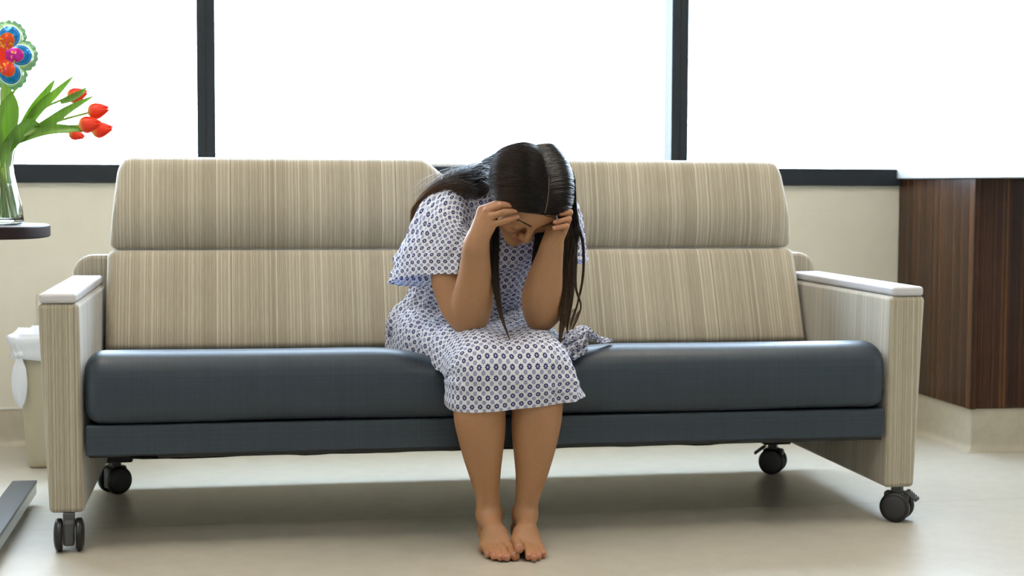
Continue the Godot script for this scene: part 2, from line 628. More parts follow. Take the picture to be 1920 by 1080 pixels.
# ---------------------------------------------------------------- the room
const WALL_Z := -1.637
func make_room() -> void:
	var mb := MB.new()
	box_between(mb, Vector3(-3.5, -0.12, -1.9), Vector3(3.3, 0.0, 5.2), 0.0005, 1)
	structure("floor", mb, M.floor)
	# welded seam of the sheet floor, running along the sofa
	mb = MB.new()
	box_between(mb, Vector3(-3.4, -0.004, -0.2615), Vector3(3.2, 0.0002, -0.2600), 0.0003, 1)
	structure("trim_1", mb, mat(Color(0.60, 0.575, 0.52), 0.6))
	mb = MB.new()
	box_between(mb, Vector3(-3.5, 2.7, -1.9), Vector3(3.3, 2.82, 5.2), 0.002, 1)
	structure("ceiling", mb, M.ceiling)
	mb = MB.new()
	box_between(mb, Vector3(-3.62, -0.12, -1.9), Vector3(-3.4, 2.82, 5.2), 0.002, 1)
	structure("wall_left", mb, M.wall_white)
	mb = MB.new()
	box_between(mb, Vector3(3.2, -0.12, -1.9), Vector3(3.42, 2.82, 5.2), 0.002, 1)
	structure("wall_right", mb, M.wall_white)
	mb = MB.new()
	box_between(mb, Vector3(-3.5, -0.12, 5.1), Vector3(3.3, 2.82, 5.3), 0.002, 1)
	structure("wall_rear", mb, M.wall_white)
	mb = MB.new()
	box_between(mb, Vector3(-3.5, -0.1, -1.85), Vector3(3.3, 0.900, WALL_Z), 0.001, 1)
	box_between(mb, Vector3(-3.5, 2.50, -1.85), Vector3(3.3, 2.75, WALL_Z), 0.001, 1)
	box_between(mb, Vector3(-3.5, 0.90, -1.85), Vector3(-2.50, 2.50, WALL_Z), 0.001, 1)
	box_between(mb, Vector3(2.65, 0.90, -1.85), Vector3(3.3, 2.50, WALL_Z), 0.001, 1)
	var wall := structure("wall_window", mb, M.wall)
	# scuffs on the paint to the right of the sofa
	var scuff := MB.new()
	for k in [[1.368, 1.413, 0.8060], [1.430, 1.517, 0.8080], [1.369, 1.420, 0.7510], [1.460, 1.491, 0.7540]]:
		for i in 3:
			var x0: float = lerpf(k[0], k[1], i * 0.34)
			box_between(scuff, Vector3(x0, k[2] + 0.001 * (i % 2), WALL_Z), Vector3(x0 + (k[1] - k[0]) * 0.24, k[2] + 0.0018 + 0.001 * (i % 2), WALL_Z + 0.0004), 0.0001, 1)
	structure("scuff_marks", scuff, mat(Color(0.765, 0.74, 0.675), 0.8), wall)
	# dark aluminium frame with three panes
	var w := Node3D.new()
	w.name = "window_1"
	w.set_meta("kind", "structure")
	add_child(w)
	mb = MB.new()
	box_between(mb, Vector3(-2.50, 0.900, -1.76), Vector3(2.65, 0.9635, -1.618), 0.003, 2)
	structure("sill_rail", mb, M.frame, w)
	mb = MB.new()
	box_between(mb, Vector3(-2.50, 2.44, -1.76), Vector3(2.65, 2.50, -1.618), 0.003, 2)
	structure("head_rail", mb, M.frame, w)
	for x in [-2.47, -0.7645, 0.919, 2.62]:
		mb = MB.new()
		box_between(mb, Vector3(x - 0.0315, 0.9636, -1.640), Vector3(x + 0.0315, 2.44, -1.619), 0.0025, 2)
		for s in [-1.0, 1.0]:   # the cap is two halves with a narrow joint between
			box_between(mb, Vector3(x + s * 0.016 - 0.0150, 0.9636, -1.6215), Vector3(x + s * 0.016 + 0.0150, 2.44, -1.6165), 0.001, 1)
		structure("mullion_cap", mb, M.frame, w)
		mb = MB.new()
		box_between(mb, Vector3(x - 0.029, 0.9636, -1.765), Vector3(x + 0.029, 2.44, -1.641), 0.002, 1)
		structure("mullion", mb, M.jamb, w)
	for s in [[-2.44, -0.795], [-0.734, 0.888], [0.950, 2.59]]:
		mb = MB.new()
		box_between(mb, Vector3(s[0], 0.9636, -1.720), Vector3(s[1], 2.44, -1.714), 0.001, 1)
		structure("pane", mb, M.glass, w)
		if s[0] > -2.0 and s[0] < 0.0:
			mb = MB.new()   # pale glazing bead that lines the foot of the middle pane
			box_between(mb, Vector3(s[0], 0.9637, -1.71), Vector3(s[1], 0.974, -1.69), 0.002, 2)
			structure("glazing_bead", mb, M.trim, w)
	# cove base along the window wall: floor sheet turned up the wall, closed by a pale strip
	mb = MB.new()
	var prof := [Vector2(-1.600, 0.0004), Vector2(-1.612, 0.003), Vector2(-1.623, 0.010), Vector2(-1.629, 0.022), Vector2(-1.632, 0.045), Vector2(-1.633, 0.128), Vector2(-1.637, 0.129)]
	var pts := PackedVector3Array()
	for q in prof:
		for x in [-3.4, 1.75]:
			pts.append(Vector3(x, q.y, q.x))
	mb.grid(pts, prof.size(), 2)
	structure("baseboard_window", mb, M.cove)
	mb = MB.new()
	box_between(mb, Vector3(-3.4, 0.127, -1.637), Vector3(1.75, 0.1335, -1.630), 0.001, 1)
	structure("trim_2", mb, M.trim)
	for p in [[-1.5, 0.35, 2.1], [0.9, 0.35, 2.1], [-1.5, 2.5, 1.1], [0.9, 2.5, 1.1]]:
		ceiling_panel(p[0], p[1], p[2])

# ---------------------------------------------------------------- the sofa
# a closed section (z, y) carried along x, its ends rounded over; move(point, x) shapes it further
func loft_x(mb: MB, prof: Array, half: float, columns: int, edge: float, move: Callable) -> void:
	var c := prof.size()
	var nrm := []
	for i in c:
		var t: Vector2 = (prof[(i + 1) % c] - prof[(i - 1 + c) % c]).normalized()
		nrm.append(Vector2(-t.y, t.x))
	var area := 0.0
	for i in c:
		area += (prof[i] as Vector2).cross(prof[(i + 1) % c])
	var sgn := 1.0 if area > 0.0 else -1.0
	var xs := []
	for k in 7: xs.append(-half + edge * (1.0 - cos(PI / 2 * k / 6.0)))
	for k in range(1, columns): xs.append(lerpf(-half + edge, half - edge, float(k) / columns))
	for k in range(6, -1, -1): xs.append(half - edge * (1.0 - cos(PI / 2 * k / 6.0)))
	var pts := PackedVector3Array()
	for x in xs:
		var q := clampf((absf(x) - (half - edge)) / edge, 0.0, 1.0)
		var inset := edge * (1.0 - sqrt(maxf(0.0, 1.0 - q * q)))
		for i in c:
			var p: Vector2 = prof[i] + nrm[i] * inset * sgn
			pts.append(move.call(Vector3(x, p.y, p.x)))
	var base := mb.grid(pts, xs.size(), c, true, area < 0.0)
	for e in [0, xs.size() - 1]:
		var mid := Vector3.ZERO
		for i in c: mid += pts[e * c + i]
		var m := mb.vert(mid / c)
		for i in c:
			var a: int = base + e * c + i
			var b: int = base + e * c + (i + 1) % c
			if (e == 0) != (area < 0.0): mb.tri(m, b, a)
			else: mb.tri(m, a, b)

func seat_shape(p: Vector3) -> Vector3:
	var sit := exp(-pow(absf(p.x + 0.015) / 0.195, 3.0)) * smoothstep(0.30, 0.46, p.y)
	p.y -= 0.046 * sit * smoothstep(-0.62, -0.40, p.z)
	p.y += 0.0012 * sin(p.x * 5.0 + 1.0) * smoothstep(0.4, 0.47, p.y)
	if p.y < 0.33: p.y += 0.0015 * sin(p.x * 9.0)
	return p

func headrest_shape(p: Vector3) -> Vector3:
	var ax := absf(p.x)
	var w := clampf((p.y - 0.80) / 0.12, 0.0, 1.0)
	var dip := 0.053 * (1.0 - smoothstep(0.035, 0.128, ax))
	var q := clampf((ax - 0.985) / 0.0417, 0.0, 1.0)
	dip += 0.030 * (1.0 - sqrt(maxf(0.0, 1.0 - q * q)))
	p.y -= dip * w
	p.x *= lerpf(1.0, 0.973, clampf((p.y - 0.708) / 0.267, 0.0, 1.0))
	return p

func caster(parent: Node3D, at: Vector3, yaw: float, pedal: bool) -> void:
	var b := Basis(Vector3.UP, deg_to_rad(yaw))
	var mb := MB.new()
	rbox(mb, at + b * Vector3(0, 0.083, 0.0), Vector3(0.014, 0.013, 0.014), 0.003, 2, b)
	rbox(mb, at + b * Vector3(0, 0.047, 0.012), Vector3(0.0135, 0.030, 0.018), 0.006, 2, b)
	rbox(mb, at + b * Vector3(0, 0.068, -0.004), Vector3(0.0145, 0.012, 0.030), 0.008, 2, b)
	var o := part("caster", mb, M.caster_grey, parent)
	for s in [-1.0, 1.0]:
		mb = MB.new()
		var ax := b * Basis(Vector3(0, 0, 1), -s * PI / 2)
		lathe(mb, PackedVector2Array([Vector2(0.0, -0.008), Vector2(0.034, -0.008), Vector2(0.0385, -0.007), Vector2(0.0405, -0.003), Vector2(0.0405, 0.003), Vector2(0.0385, 0.0075), Vector2(0.0335, 0.0095), Vector2(0.031, 0.0092), Vector2(0.0, 0.0092)]), 36, at + b * Vector3(s * 0.0235, 0.0405, 0), ax, true)
		var wheel := part("wheel", mb, M.black_rubber, o)
		mb = MB.new()
		lathe(mb, PackedVector2Array([Vector2(0.031, 0.0088), Vector2(0.0295, 0.0112), Vector2(0.018, 0.0128), Vector2(0.0, 0.0134)]), 36, at + b * Vector3(s * 0.0235, 0.0405, 0), ax, true)
		part("wheel_cap", mb, M.wheel_cap, wheel)
	if pedal:
		mb = MB.new()
		var tilt := b * Basis(Vector3(1, 0, 0), deg_to_rad(38.0))
		rbox(mb, at + b * Vector3(0, 0.072, 0.040), Vector3(0.015, 0.004, 0.020), 0.002, 1, tilt)
		for k in 5:
			rbox(mb, at + b * Vector3(0, 0.072, 0.040) + tilt * Vector3(0, 0.0045, -0.014 + k * 0.007), Vector3(0.0145, 0.0015, 0.0018), 0.0006, 1, tilt)
		part("brake_pedal", mb, M.caster_grey, o)

func make_sofa() -> void:
	var t := thing("sofa", "long sleeper sofa with streaked beige upholstery, slate blue seat and white arm caps", "sofa", Vector3(0, 0, -0.38))
	# seat
	var mb := MB.new()
	var seat := [Vector2(-0.62, 0.330), Vector2(-0.625, 0.415), Vector2(-0.60, 0.428), Vector2(-0.50, 0.437), Vector2(-0.40, 0.4465), Vector2(-0.30, 0.457), Vector2(-0.22, 0.467), Vector2(-0.15, 0.4765), Vector2(-0.10, 0.483), Vector2(-0.070, 0.4855), Vector2(-0.047, 0.4845), Vector2(-0.028, 0.480), Vector2(-0.012, 0.4715), Vector2(0.001, 0.458), Vector2(0.009, 0.441), Vector2(0.013, 0.42), Vector2(0.0145, 0.39), Vector2(0.014, 0.36), Vector2(0.011, 0.337), Vector2(0.006, 0.323), Vector2(-0.003, 0.3145), Vector2(-0.016, 0.311), Vector2(-0.05, 0.310), Vector2(-0.30, 0.310), Vector2(-0.60, 0.312)]
	loft_x(mb, seat, 1.034, 120, 0.046, seat_shape)
	part("seat_cushion", mb, M.slate, t)
	# front rail below the seat, dark tray and hanging dust cover
	mb = MB.new()
	box_between(mb, Vector3(-1.030, 0.2325, -0.05), Vector3(1.030, 0.309, 0.0), 0.006, 3)
	part("front_rail", mb, M.slate, t)
	mb = MB.new()
	box_between(mb, Vector3(-1.028, 0.220, -0.76), Vector3(1.028, 0.300, -0.055), 0.003, 1)
	box_between(mb, Vector3(-0.86, 0.2235, -0.054), Vector3(1.028, 0.2345, -0.010), 0.002, 1)
	part("underframe", mb, M.dark_metal, t)
	mb = MB.new()
	var pts := PackedVector3Array()
	var q := noise(71, 1.0)
	for i in 61:
		for j in 12:
			var x := lerpf(-0.93, 0.93, i / 60.0)
			var z := lerpf(-0.72, -0.045, j / 11.0)
			pts.append(Vector3(x, 0.2185 - 0.0055 * maxf(0.0, q.get_noise_2d(x * 5.0, z * 1.5) + 0.25), z))
	mb.grid(pts, 61, 12)
	part("dust_cover", mb, M.dust_cover, t)
	# backs
	mb = MB.new()
	var back := [Vector2(-0.60, 0.420), Vector2(-0.597, 0.450), Vector2(-0.617, 0.500), Vector2(-0.642, 0.560), Vector2(-0.667, 0.620), Vector2(-0.688, 0.665), Vector2(-0.699, 0.688), Vector2(-0.707, 0.699), Vector2(-0.718, 0.705), Vector2(-0.735, 0.7065), Vector2(-0.79, 0.7065), Vector2(-0.80, 0.69), Vector2(-0.80, 0.50), Vector2(-0.74, 0.42)]
	loft_x(mb, back, 1.030, 60, 0.022, func(p: Vector3) -> Vector3: return p)
	part("lower_back", mb, M.strie, t)
	mb = MB.new()
	var top := [Vector2(-0.79, 0.7085), Vector2(-0.750, 0.7085), Vector2(-0.736, 0.7095), Vector2(-0.727, 0.7135), Vector2(-0.7215, 0.721), Vector2(-0.7165, 0.736), Vector2(-0.711, 0.760), Vector2(-0.706, 0.80), Vector2(-0.712, 0.85), Vector2(-0.728, 0.90), Vector2(-0.738, 0.935), Vector2(-0.745, 0.952), Vector2(-0.754, 0.9645), Vector2(-0.766, 0.9725), Vector2(-0.781, 0.9755), Vector2(-0.796, 0.9725), Vector2(-0.808, 0.963), Vector2(-0.815, 0.948), Vector2(-0.822, 0.90), Vector2(-0.825, 0.80), Vector2(-0.815, 0.72)]
	loft_x(mb, top, 1.0267, 150, 0.024, headrest_shape)
	part("headrest", mb, M.strie, t)
	# rear shell with rounded upper corners
	mb = MB.new()
	var o2 := []
	for k in 9:
		var a := PI / 2 * k / 8.0
		o2.append(Vector2(1.078 + 0.058 * cos(a), 0.632 + 0.058 * sin(a)))
	for k in 9:
		var a := PI / 2 * k / 8.0
		o2.append(Vector2(-1.078 - 0.058 * sin(a), 0.632 + 0.058 * cos(a)))
	o2.append(Vector2(-1.130, 0.105))
	o2.append(Vector2(1.130, 0.105))
	slab(mb, o2, -0.865, -0.805, 0.012)
	part("rear_panel", mb, M.strie, t)
	for s in [-1.0, 1.0]:
		mb = MB.new()
		rbox(mb, Vector3(s * 1.0905, 0.3515, -0.389), Vector3(0.0485, 0.2565, 0.389), 0.013, 4)
		for i in mb.v.size():   # the outer face draws in towards the floor
			var p := mb.v[i]
			if absf(p.x) > 1.09: p.x -= s * 0.020 * smoothstep(0.55, 0.09, p.y)
			else: p.x -= s * 0.007 * smoothstep(0.55, 0.09, p.y)
			mb.v[i] = p
		var arm := part("arm_panel", mb, M.strie, t)
		mb = MB.new()
		var lo := Vector3(s * 1.0905 - 0.0435, 0.6085, -0.765)
		rbox(mb, Vector3(s * 1.0905, 0.6205, -0.383), Vector3(0.0445, 0.0125, 0.384), 0.0085, 1)
		part("arm_cap", mb, M.solid_white, arm)
	caster(t, Vector3(-1.073, 0, -0.012), 4.0, false)
	caster(t, Vector3(1.083, 0, -0.030), 52.0, true)
	caster(t, Vector3(-1.018, 0, -0.735), -56.0, false)
	caster(t, Vector3(0.985, 0, -0.750), -120.0, true)
	for s in [-1.0, 1.0]:   # brackets that carry the rear casters under the frame
		mb = MB.new()
		box_between(mb, Vector3(s * 1.0 - 0.055, 0.094, -0.79), Vector3(s * 1.0 + 0.035, 0.222, -0.70) if s < 0 else Vector3(s * 1.0 + 0.035, 0.222, -0.72), 0.006, 2)
		part("caster_bracket", mb, M.dark_metal, t)

# an outline in x and y, extruded along z with rounded edges
func slab(mb: MB, outline: Array, z0: float, z1: float, r: float) -> void:
	var c := outline.size()
	var area := 0.0
	for i in c: area += (outline[i] as Vector2).cross(outline[(i + 1) % c])
	if area < 0.0: outline.reverse()
	var inn := []
	for i in c:
		var a: Vector2 = (outline[i] - outline[(i - 1 + c) % c]).normalized()
		var b: Vector2 = (outline[(i + 1) % c] - outline[i]).normalized()
		inn.append(((-Vector2(a.y, -a.x) - Vector2(b.y, -b.x)) * 0.5).normalized() if (a + b).length() > 0.01 else Vector2.ZERO)
	var rings := []
	for k in 4: rings.append([r * (1.0 - sin(PI / 2 * k / 3.0)), z1 - r + r * cos(PI / 2 * k / 3.0)])
	for k in range(3, -1, -1): rings.append([r * (1.0 - sin(PI / 2 * k / 3.0)), z0 + r - r * cos(PI / 2 * k / 3.0)])
	var pts := PackedVector3Array()
	for g in rings:
		for i in c:
			var p: Vector2 = outline[i] + inn[i] * g[0]
			pts.append(Vector3(p.x, p.y, g[1]))
	mb.grid(pts, rings.size(), c, true, false)
	for e in [0, rings.size() - 1]:
		var flat := PackedVector2Array()
		for i in c: flat.append(outline[i] + inn[i] * rings[e][0])
		var tri := Geometry2D.triangulate_polygon(flat)
		var base := mb.v.size()
		var nz := Vector3(0, 0, 1.0 if e == 0 else -1.0)
		for p in flat: mb.vert(Vector3(p.x, p.y, rings[e][1]), nz)
		for k in range(0, tri.size(), 3):
			var a := flat[tri[k]]
			var ccw := (flat[tri[k + 1]] - a).cross(flat[tri[k + 2]] - a) > 0.0
			if ccw == (e == 0): mb.tri(base + tri[k], base + tri[k + 2], base + tri[k + 1])
			else: mb.tri(base + tri[k], base + tri[k + 1], base + tri[k + 2])

# ---------------------------------------------------------------- cabinet, bin, table, flowers
func make_cabinet() -> void:
	var t := thing("cabinet", "dark streaked wood cabinet standing against the window wall on a pale plinth", "cabinet", Vector3(2.3, 0, -1.32))
	var mb := MB.new()
	box_between(mb, Vector3(1.773, 0.1475, -1.63), Vector3(1.793, 0.9265, -1.013), 0.001, 1)
	part("side_panel", mb, M.wood, t)
	mb = MB.new()
	box_between(mb, Vector3(1.793, 0.1475, -1.63), Vector3(2.90, 0.9265, -1.036), 0.001, 1)
	part("body", mb, M.wood, t)
	for k in 2:
		mb = MB.new()
		box_between(mb, Vector3(1.795 + k * 0.553, 0.150, -1.0355), Vector3(2.345 + k * 0.553, 0.924, -1.0145), 0.0015, 1)
		var d := part("door", mb, M.wood, t)
		mb = MB.new()
		box_between(mb, Vector3(2.25 + k * 0.2, 0.80, -1.008), Vector3(2.262 + k * 0.2, 0.90, -0.99), 0.004, 2)
		box_between(mb, Vector3(2.25 + k * 0.2, 0.80, -1.015), Vector3(2.262 + k * 0.2, 0.812, -0.99), 0.003, 2)
		box_between(mb, Vector3(2.25 + k * 0.2, 0.888, -1.015), Vector3(2.262 + k * 0.2, 0.90, -0.99), 0.003, 2)
		part("handle", mb, M.caster_grey, d)
	mb = MB.new()
	var prof := [Vector2(0.026, 0.0004), Vector2(0.016, 0.003), Vector2(0.007, 0.010), Vector2(0.002, 0.022), Vector2(0.0, 0.045), Vector2(0.0, 0.1475)]
	var pts := PackedVector3Array()
	for q in prof:
		pts.append(Vector3(1.782 - q.x, q.y, -1.63))
		pts.append(Vector3(1.782 - q.x, q.y, -1.030 + q.x))
		pts.append(Vector3(1.782 - q.x + 0.006, q.y, -1.024 + q.x))
		pts.append(Vector3(2.90, q.y, -1.024 + q.x))
	mb.grid(pts, prof.size(), 4)
	part("plinth", mb, M.cove, t)
	mb = MB.new()
	box_between(mb, Vector3(1.757, 0.9268, -1.632), Vector3(2.93, 0.9625, -0.600), 0.004, 2)
	single("worktop", mb, M.counter, "white solid worktop lying on the dark wood cabinet", "worktop")

func rounded_rect(hx: float, hz: float, r: float, per := 6) -> Array:
	var out := []
	for k in 4:
		var cx: float = [1.0, -1.0, -1.0, 1.0][k] * (hx - r)
		var cz: float = [1.0, 1.0, -1.0, -1.0][k] * (hz - r)
		for i in per + 1:
			var a := PI / 2 * (k + float(i) / per)
			out.append(Vector2(cx + r * cos(a), cz + r * sin(a)))
	return out

func make_bin() -> void:
	var at := Vector3(-1.195, 0, -1.27)
	var t := thing("waste_bin", "beige plastic waste bin behind the sofa arm", "waste bin", at)
	var mb := MB.new()
	var rings := [[0.113, 0.080, 0.0, 0.03], [0.121, 0.088, 0.002, 0.03], [0.1255, 0.0925, 0.010, 0.032], [0.129, 0.096, 0.05, 0.033], [0.142, 0.109, 0.25, 0.036], [0.1525, 0.1195, 0.398, 0.038], [0.158, 0.125, 0.400, 0.04], [0.158, 0.125, 0.408, 0.04], [0.1505, 0.1175, 0.408, 0.037], [0.124, 0.091, 0.012, 0.03], [0.05, 0.04, 0.010, 0.02]]
	var pts := PackedVector3Array()
	for g in rings:
		for q in rounded_rect(g[0], g[1], g[3]):
			pts.append(at + Vector3(q.x, g[2], q.y))
	mb.grid(pts, rings.size(), 28, true, true)
	var mid := mb.vert(at + Vector3(0, 0.0, 0))
	for k in 28: mb.tri(mid, (k + 1) % 28, k)
	part("bin", mb, M.plastic_beige, t)
	# liner turned over the rim
	mb = MB.new()
	var q := noise(81, 1.0)
	var lp := PackedVector3Array()
	var sect := [[-0.030, 0.34], [-0.012, 0.400], [-0.001, 0.424], [0.010, 0.428], [0.019, 0.416], [0.020, 0.396], [0.016, 0.380], [0.017, 0.366], [0.019, 0.352], [0.013, 0.342]]
	for k in sect.size():
		var ring := rounded_rect(0.158 + sect[k][0], 0.125 + sect[k][0], 0.04, 17)
		for i in ring.size():
			var p: Vector2 = ring[i]
			var w := q.get_noise_3d(p.x * 38.0, sect[k][1] * 16.0, p.y * 38.0) + 0.5 * q.get_noise_3d(p.x * 90.0, sect[k][1] * 60.0, p.y * 90.0)
			var out := p.normalized() * w * 0.011
			var gather := exp(-(p - Vector2(-0.138, 0.128)).length_squared() / 0.0045)
			var sag := smoothstep(4.0, 9.0, k) * (0.012 * sin(p.x * 26.0 + p.y * 19.0) - 0.012 + 0.034 * gather)
			var pinch := p.normalized() * (-0.012 * gather * smoothstep(3.0, 6.0, k))
			lp.append(at + Vector3(p.x + out.x + pinch.x, sect[k][1] + w * 0.013 + sag, p.y + out.y + pinch.y))
	mb.grid(lp, sect.size(), 72, true, true)
	var liner := single("bin_liner", mb, M.liner, "white plastic liner folded over the rim of the beige bin with a knotted tail", "bin liner")
	mb = MB.new()
	var tp := PackedVector3Array()
	var keys := [[0.006, 0.0, 0.372], [0.008, 0.004, 0.362], [0.011, 0.006, 0.345], [0.019, 0.010, 0.32], [0.023, 0.012, 0.28], [0.021, 0.012, 0.245], [0.013, 0.008, 0.215], [0.004, 0.003, 0.200]]
	var base := at + Vector3(-0.138, 0, 0.128)
	for i in 29:
		var g := keyed(keys, i / 28.0)
		for j in 24:
			var a := TAU * j / 24.0
			var w := 1.0 + 0.28 * q.get_noise_3d(cos(a) * 3.0, sin(a) * 3.0, g[2] * 4.0)
			tp.append(base + Vector3(cos(a) * g[0] * w, g[2], sin(a) * g[1] * w))
	mb.grid(tp, 29, 24, true)
	rbox(mb, base + Vector3(0.002, 0.366, 0.002), Vector3(0.011, 0.009, 0.009), 0.007, 3, Basis(Vector3(0, 0, 1), 0.5))
	var tail := MeshInstance3D.new()
	tail.name = "knotted_tail"
	tail.mesh = mb.mesh()
	tail.mesh.surface_set_material(0, M.liner)
	liner.add_child(tail)

func make_outlet() -> void:
	var t := thing("wall_outlet", "small cream wall outlet behind the sofa arm", "outlet", Vector3(-1.300, 0.463, WALL_Z))
	var mb := MB.new()
	rbox(mb, Vector3(0, 0, 0.0035), Vector3(0.036, 0.058, 0.0034), 0.002, 2)
	part("plate", mb, M.plate, t, true)
	for s in [-1.0, 1.0]:
		mb = MB.new()
		rbox(mb, Vector3(0, s * 0.021, 0.008), Vector3(0.016, 0.014, 0.0015), 0.001, 1)
		part("socket", mb, M.trim, t, true)

func make_table() -> void:
	var t := thing("overbed_table", "overbed table with a dark rounded edge and grey metal floor beam", "table", Vector3(-1.6, 0, -0.22))
	var o := []
	for k in 17:
		var a := -PI / 2 + PI * k / 16.0
		o.append(Vector2(-1.297 + 0.165 * signf(cos(a)) * pow(absf(cos(a)), 0.75), -0.20 + 0.205 * signf(sin(a)) * pow(absf(sin(a)), 0.75)))
	o.append(Vector2(-2.02, 0.005))
	o.append(Vector2(-2.02, -0.405))
	var mb := MB.new()
	slab_flat(mb, o, 0.7620, 0.7925, 0.004)
	var top := part("table_edge", mb, M.table_edge, t)
	mb = MB.new()
	var inn := []
	for p in o: inn.append(Vector2(-1.56, -0.20) + (p - Vector2(-1.56, -0.20)) * Vector2(0.985, 0.975))
	slab_flat(mb, inn, 0.7905, 0.7940, 0.0012)
	part("table_top", mb, M.table_top, top)
	mb = MB.new()
	box_between(mb, Vector3(-1.93, 0.05, -0.26), Vector3(-1.85, 0.762, -0.14), 0.01, 3)
	part("column", mb, M.beam, t)
	mb = MB.new()
	box_between(mb, Vector3(-1.90, 0.038, -0.25), Vector3(-1.29, 0.064, -0.15), 0.004, 2)
	part("cross_beam", mb, M.beam, t)
	mb = MB.new()
	rbox(mb, Vector3(-1.2545, 0.0625, -0.235), Vector3(0.0335, 0.0045, 0.378), 0.002, 1)
	var beam := part("floor_beam", mb, M.beam, t)
	mb = MB.new()
	rbox(mb, Vector3(-1.2545, 0.044, -0.235), Vector3(0.0320, 0.016, 0.376), 0.002, 1)
	part("beam_side", mb, M.beam_side, beam)
	for z in [-0.56, 0.105]:
		mb = MB.new()
		lathe(mb, PackedVector2Array([Vector2(0, -0.011), Vector2(0.022, -0.011), Vector2(0.026, -0.007), Vector2(0.026, 0.007), Vector2(0.022, 0.011), Vector2(0, 0.011)]), 28, Vector3(-1.250, 0.026, z), Basis(Vector3(0, 0, 1), PI / 2), true)
		part("caster_wheel", mb, M.black_rubber, beam)

# an outline in x and z, extruded along y
func slab_flat(mb: MB, outline: Array, y0: float, y1: float, r: float) -> void:
	var tmp := MB.new()
	var flipped := []
	for p in outline: flipped.append(Vector2(p.x, -p.y))
	slab(tmp, flipped, y0, y1, r)
	var first := mb.v.size()
	for i in tmp.v.size():
		var p := tmp.v[i]
		var nn := tmp.n[i]
		mb.vert(Vector3(p.x, p.z, -p.y), Vector3(nn.x, nn.z, -nn.y))
	for k in tmp.idx: mb.idx.append(first + k)

const VASE := Vector3(-1.262, 0.7942, -0.20)
func make_vase() -> void:
	var t := thing("glass_vase", "clear waisted glass vase of tulip stems standing on the overbed table", "vase", VASE)
	var out := [Vector2(0.0, 0.0), Vector2(0.060, 0.0), Vector2(0.069, 0.003), Vector2(0.0705, 0.012), Vector2(0.066, 0.05), Vector2(0.056, 0.09), Vector2(0.0475, 0.13), Vector2(0.0465, 0.15), Vector2(0.050, 0.175), Vector2(0.0575, 0.201), Vector2(0.0610, 0.209)]
	var prof := PackedVector2Array()
	for p in out: prof.append(p)
	prof.append(Vector2(0.0612, 0.2115))
	prof.append(Vector2(0.0588, 0.2115))
	for k in range(out.size() - 2, 1, -1): prof.append(Vector2(out[k].x - 0.0028, out[k].y + (0.009 if k < 4 else 0.001)))
	prof.append(Vector2(0.0, 0.011))
	var mb := MB.new()
	lathe(mb, prof, 48, Vector3.ZERO)
	part("glass", mb, M.vase, t, true)
	mb = MB.new()
	lathe(mb, PackedVector2Array([Vector2(0, 0.0112), Vector2(0.064, 0.0125), Vector2(0.0676, 0.022), Vector2(0.0628, 0.052), Vector2(0.0530, 0.091), Vector2(0.0500, 0.103), Vector2(0, 0.103)]), 48, Vector3.ZERO)
	part("water", mb, M.water, t, true)

func leaf_shape(mb: MB, spine: Array, wide: float, facing: Vector3, cup := 0.35, turn := 0.0) -> void:
	var pts := smooth(spine, 6)
	var c := pts.size()
	var g := PackedVector3Array()
	for i in c:
		var x := float(i) / (c - 1)
		var t := (pts[mini(i + 1, c - 1)] - pts[maxi(i - 1, 0)]).normalized()
		var side := t.cross(facing).normalized().rotated(t, turn * x)
		var up := side.cross(t).normalized()
		var w := wide * pow(sin(PI * pow(lerpf(0.06, 1.0, x), 0.75)), 0.8) if x < 1.0 else 0.0004
		for j in 7:
			var s := j / 3.0 - 1.0
			g.append(pts[i] + side * w * s + up * w * cup * s * s)
	mb.grid(g, c, 7)

func tulip(base: Vector3, path: Array, tip: Vector3, size: float, leaves: Array, label: String) -> void:
	var t := thing("tulip", label, "flower", base, "tulips in the glass vase")
	var all := [base]
	all.append_array(path)
	var stem := smooth(all, 7)
	var mb := MB.new()
	tube(mb, stem, radii_of([0.0042, 0.0036, 0.0034, 0.0030], stem.size()), 8)
	part("stem", mb, M.stem, t)
	var head: Vector3 = path[-1]
	var dirn := tip.normalized()
	var sx := dirn.cross(Vector3(0.1, 0.3, 1.0)).normalized()
	var sy := dirn.cross(sx)
	for k in 6:
		mb = MB.new()
		var ring := 1.0 if k % 2 else 0.86
		var a0 := TAU * k / 6.0
		var tints := PackedColorArray()
		var g := PackedVector3Array()
		for i in 10:
			var x := i / 9.0
			var open := size * (0.33 * sin(PI * pow(x, 0.66) * 0.945) + 0.03 * (1.0 - x)) * ring
			var span := (0.66 if x < 0.6 else 0.66 * sqrt(maxf(0.02, 1.0 - pow((x - 0.6) / 0.4, 2.0))))
			var tone := Color(0.62, 0.55, 0.10).lerp(Color(0.80, 0.050, 0.014), smoothstep(0.02, 0.30, x))
			for j in 7:
				tints.append(tone)
				var a := a0 + (j / 3.0 - 1.0) * span
				var lift := size * x * (1.0 - 0.16 * pow(absf(j / 3.0 - 1.0), 2.0) * x)
				g.append(head + dirn * lift + (sx * cos(a) + sy * sin(a)) * open)
		mb.grid(g, 10, 7, false, false, PackedVector2Array(), tints)
		part("petal", mb, M.petal, t)
	for l in leaves:
		mb = MB.new()
		leaf_shape(mb, l[0], l[1], l[2], 0.35, l[3] if l.size() > 3 else 0.0)
		part("leaf", mb, M.leaf, t)

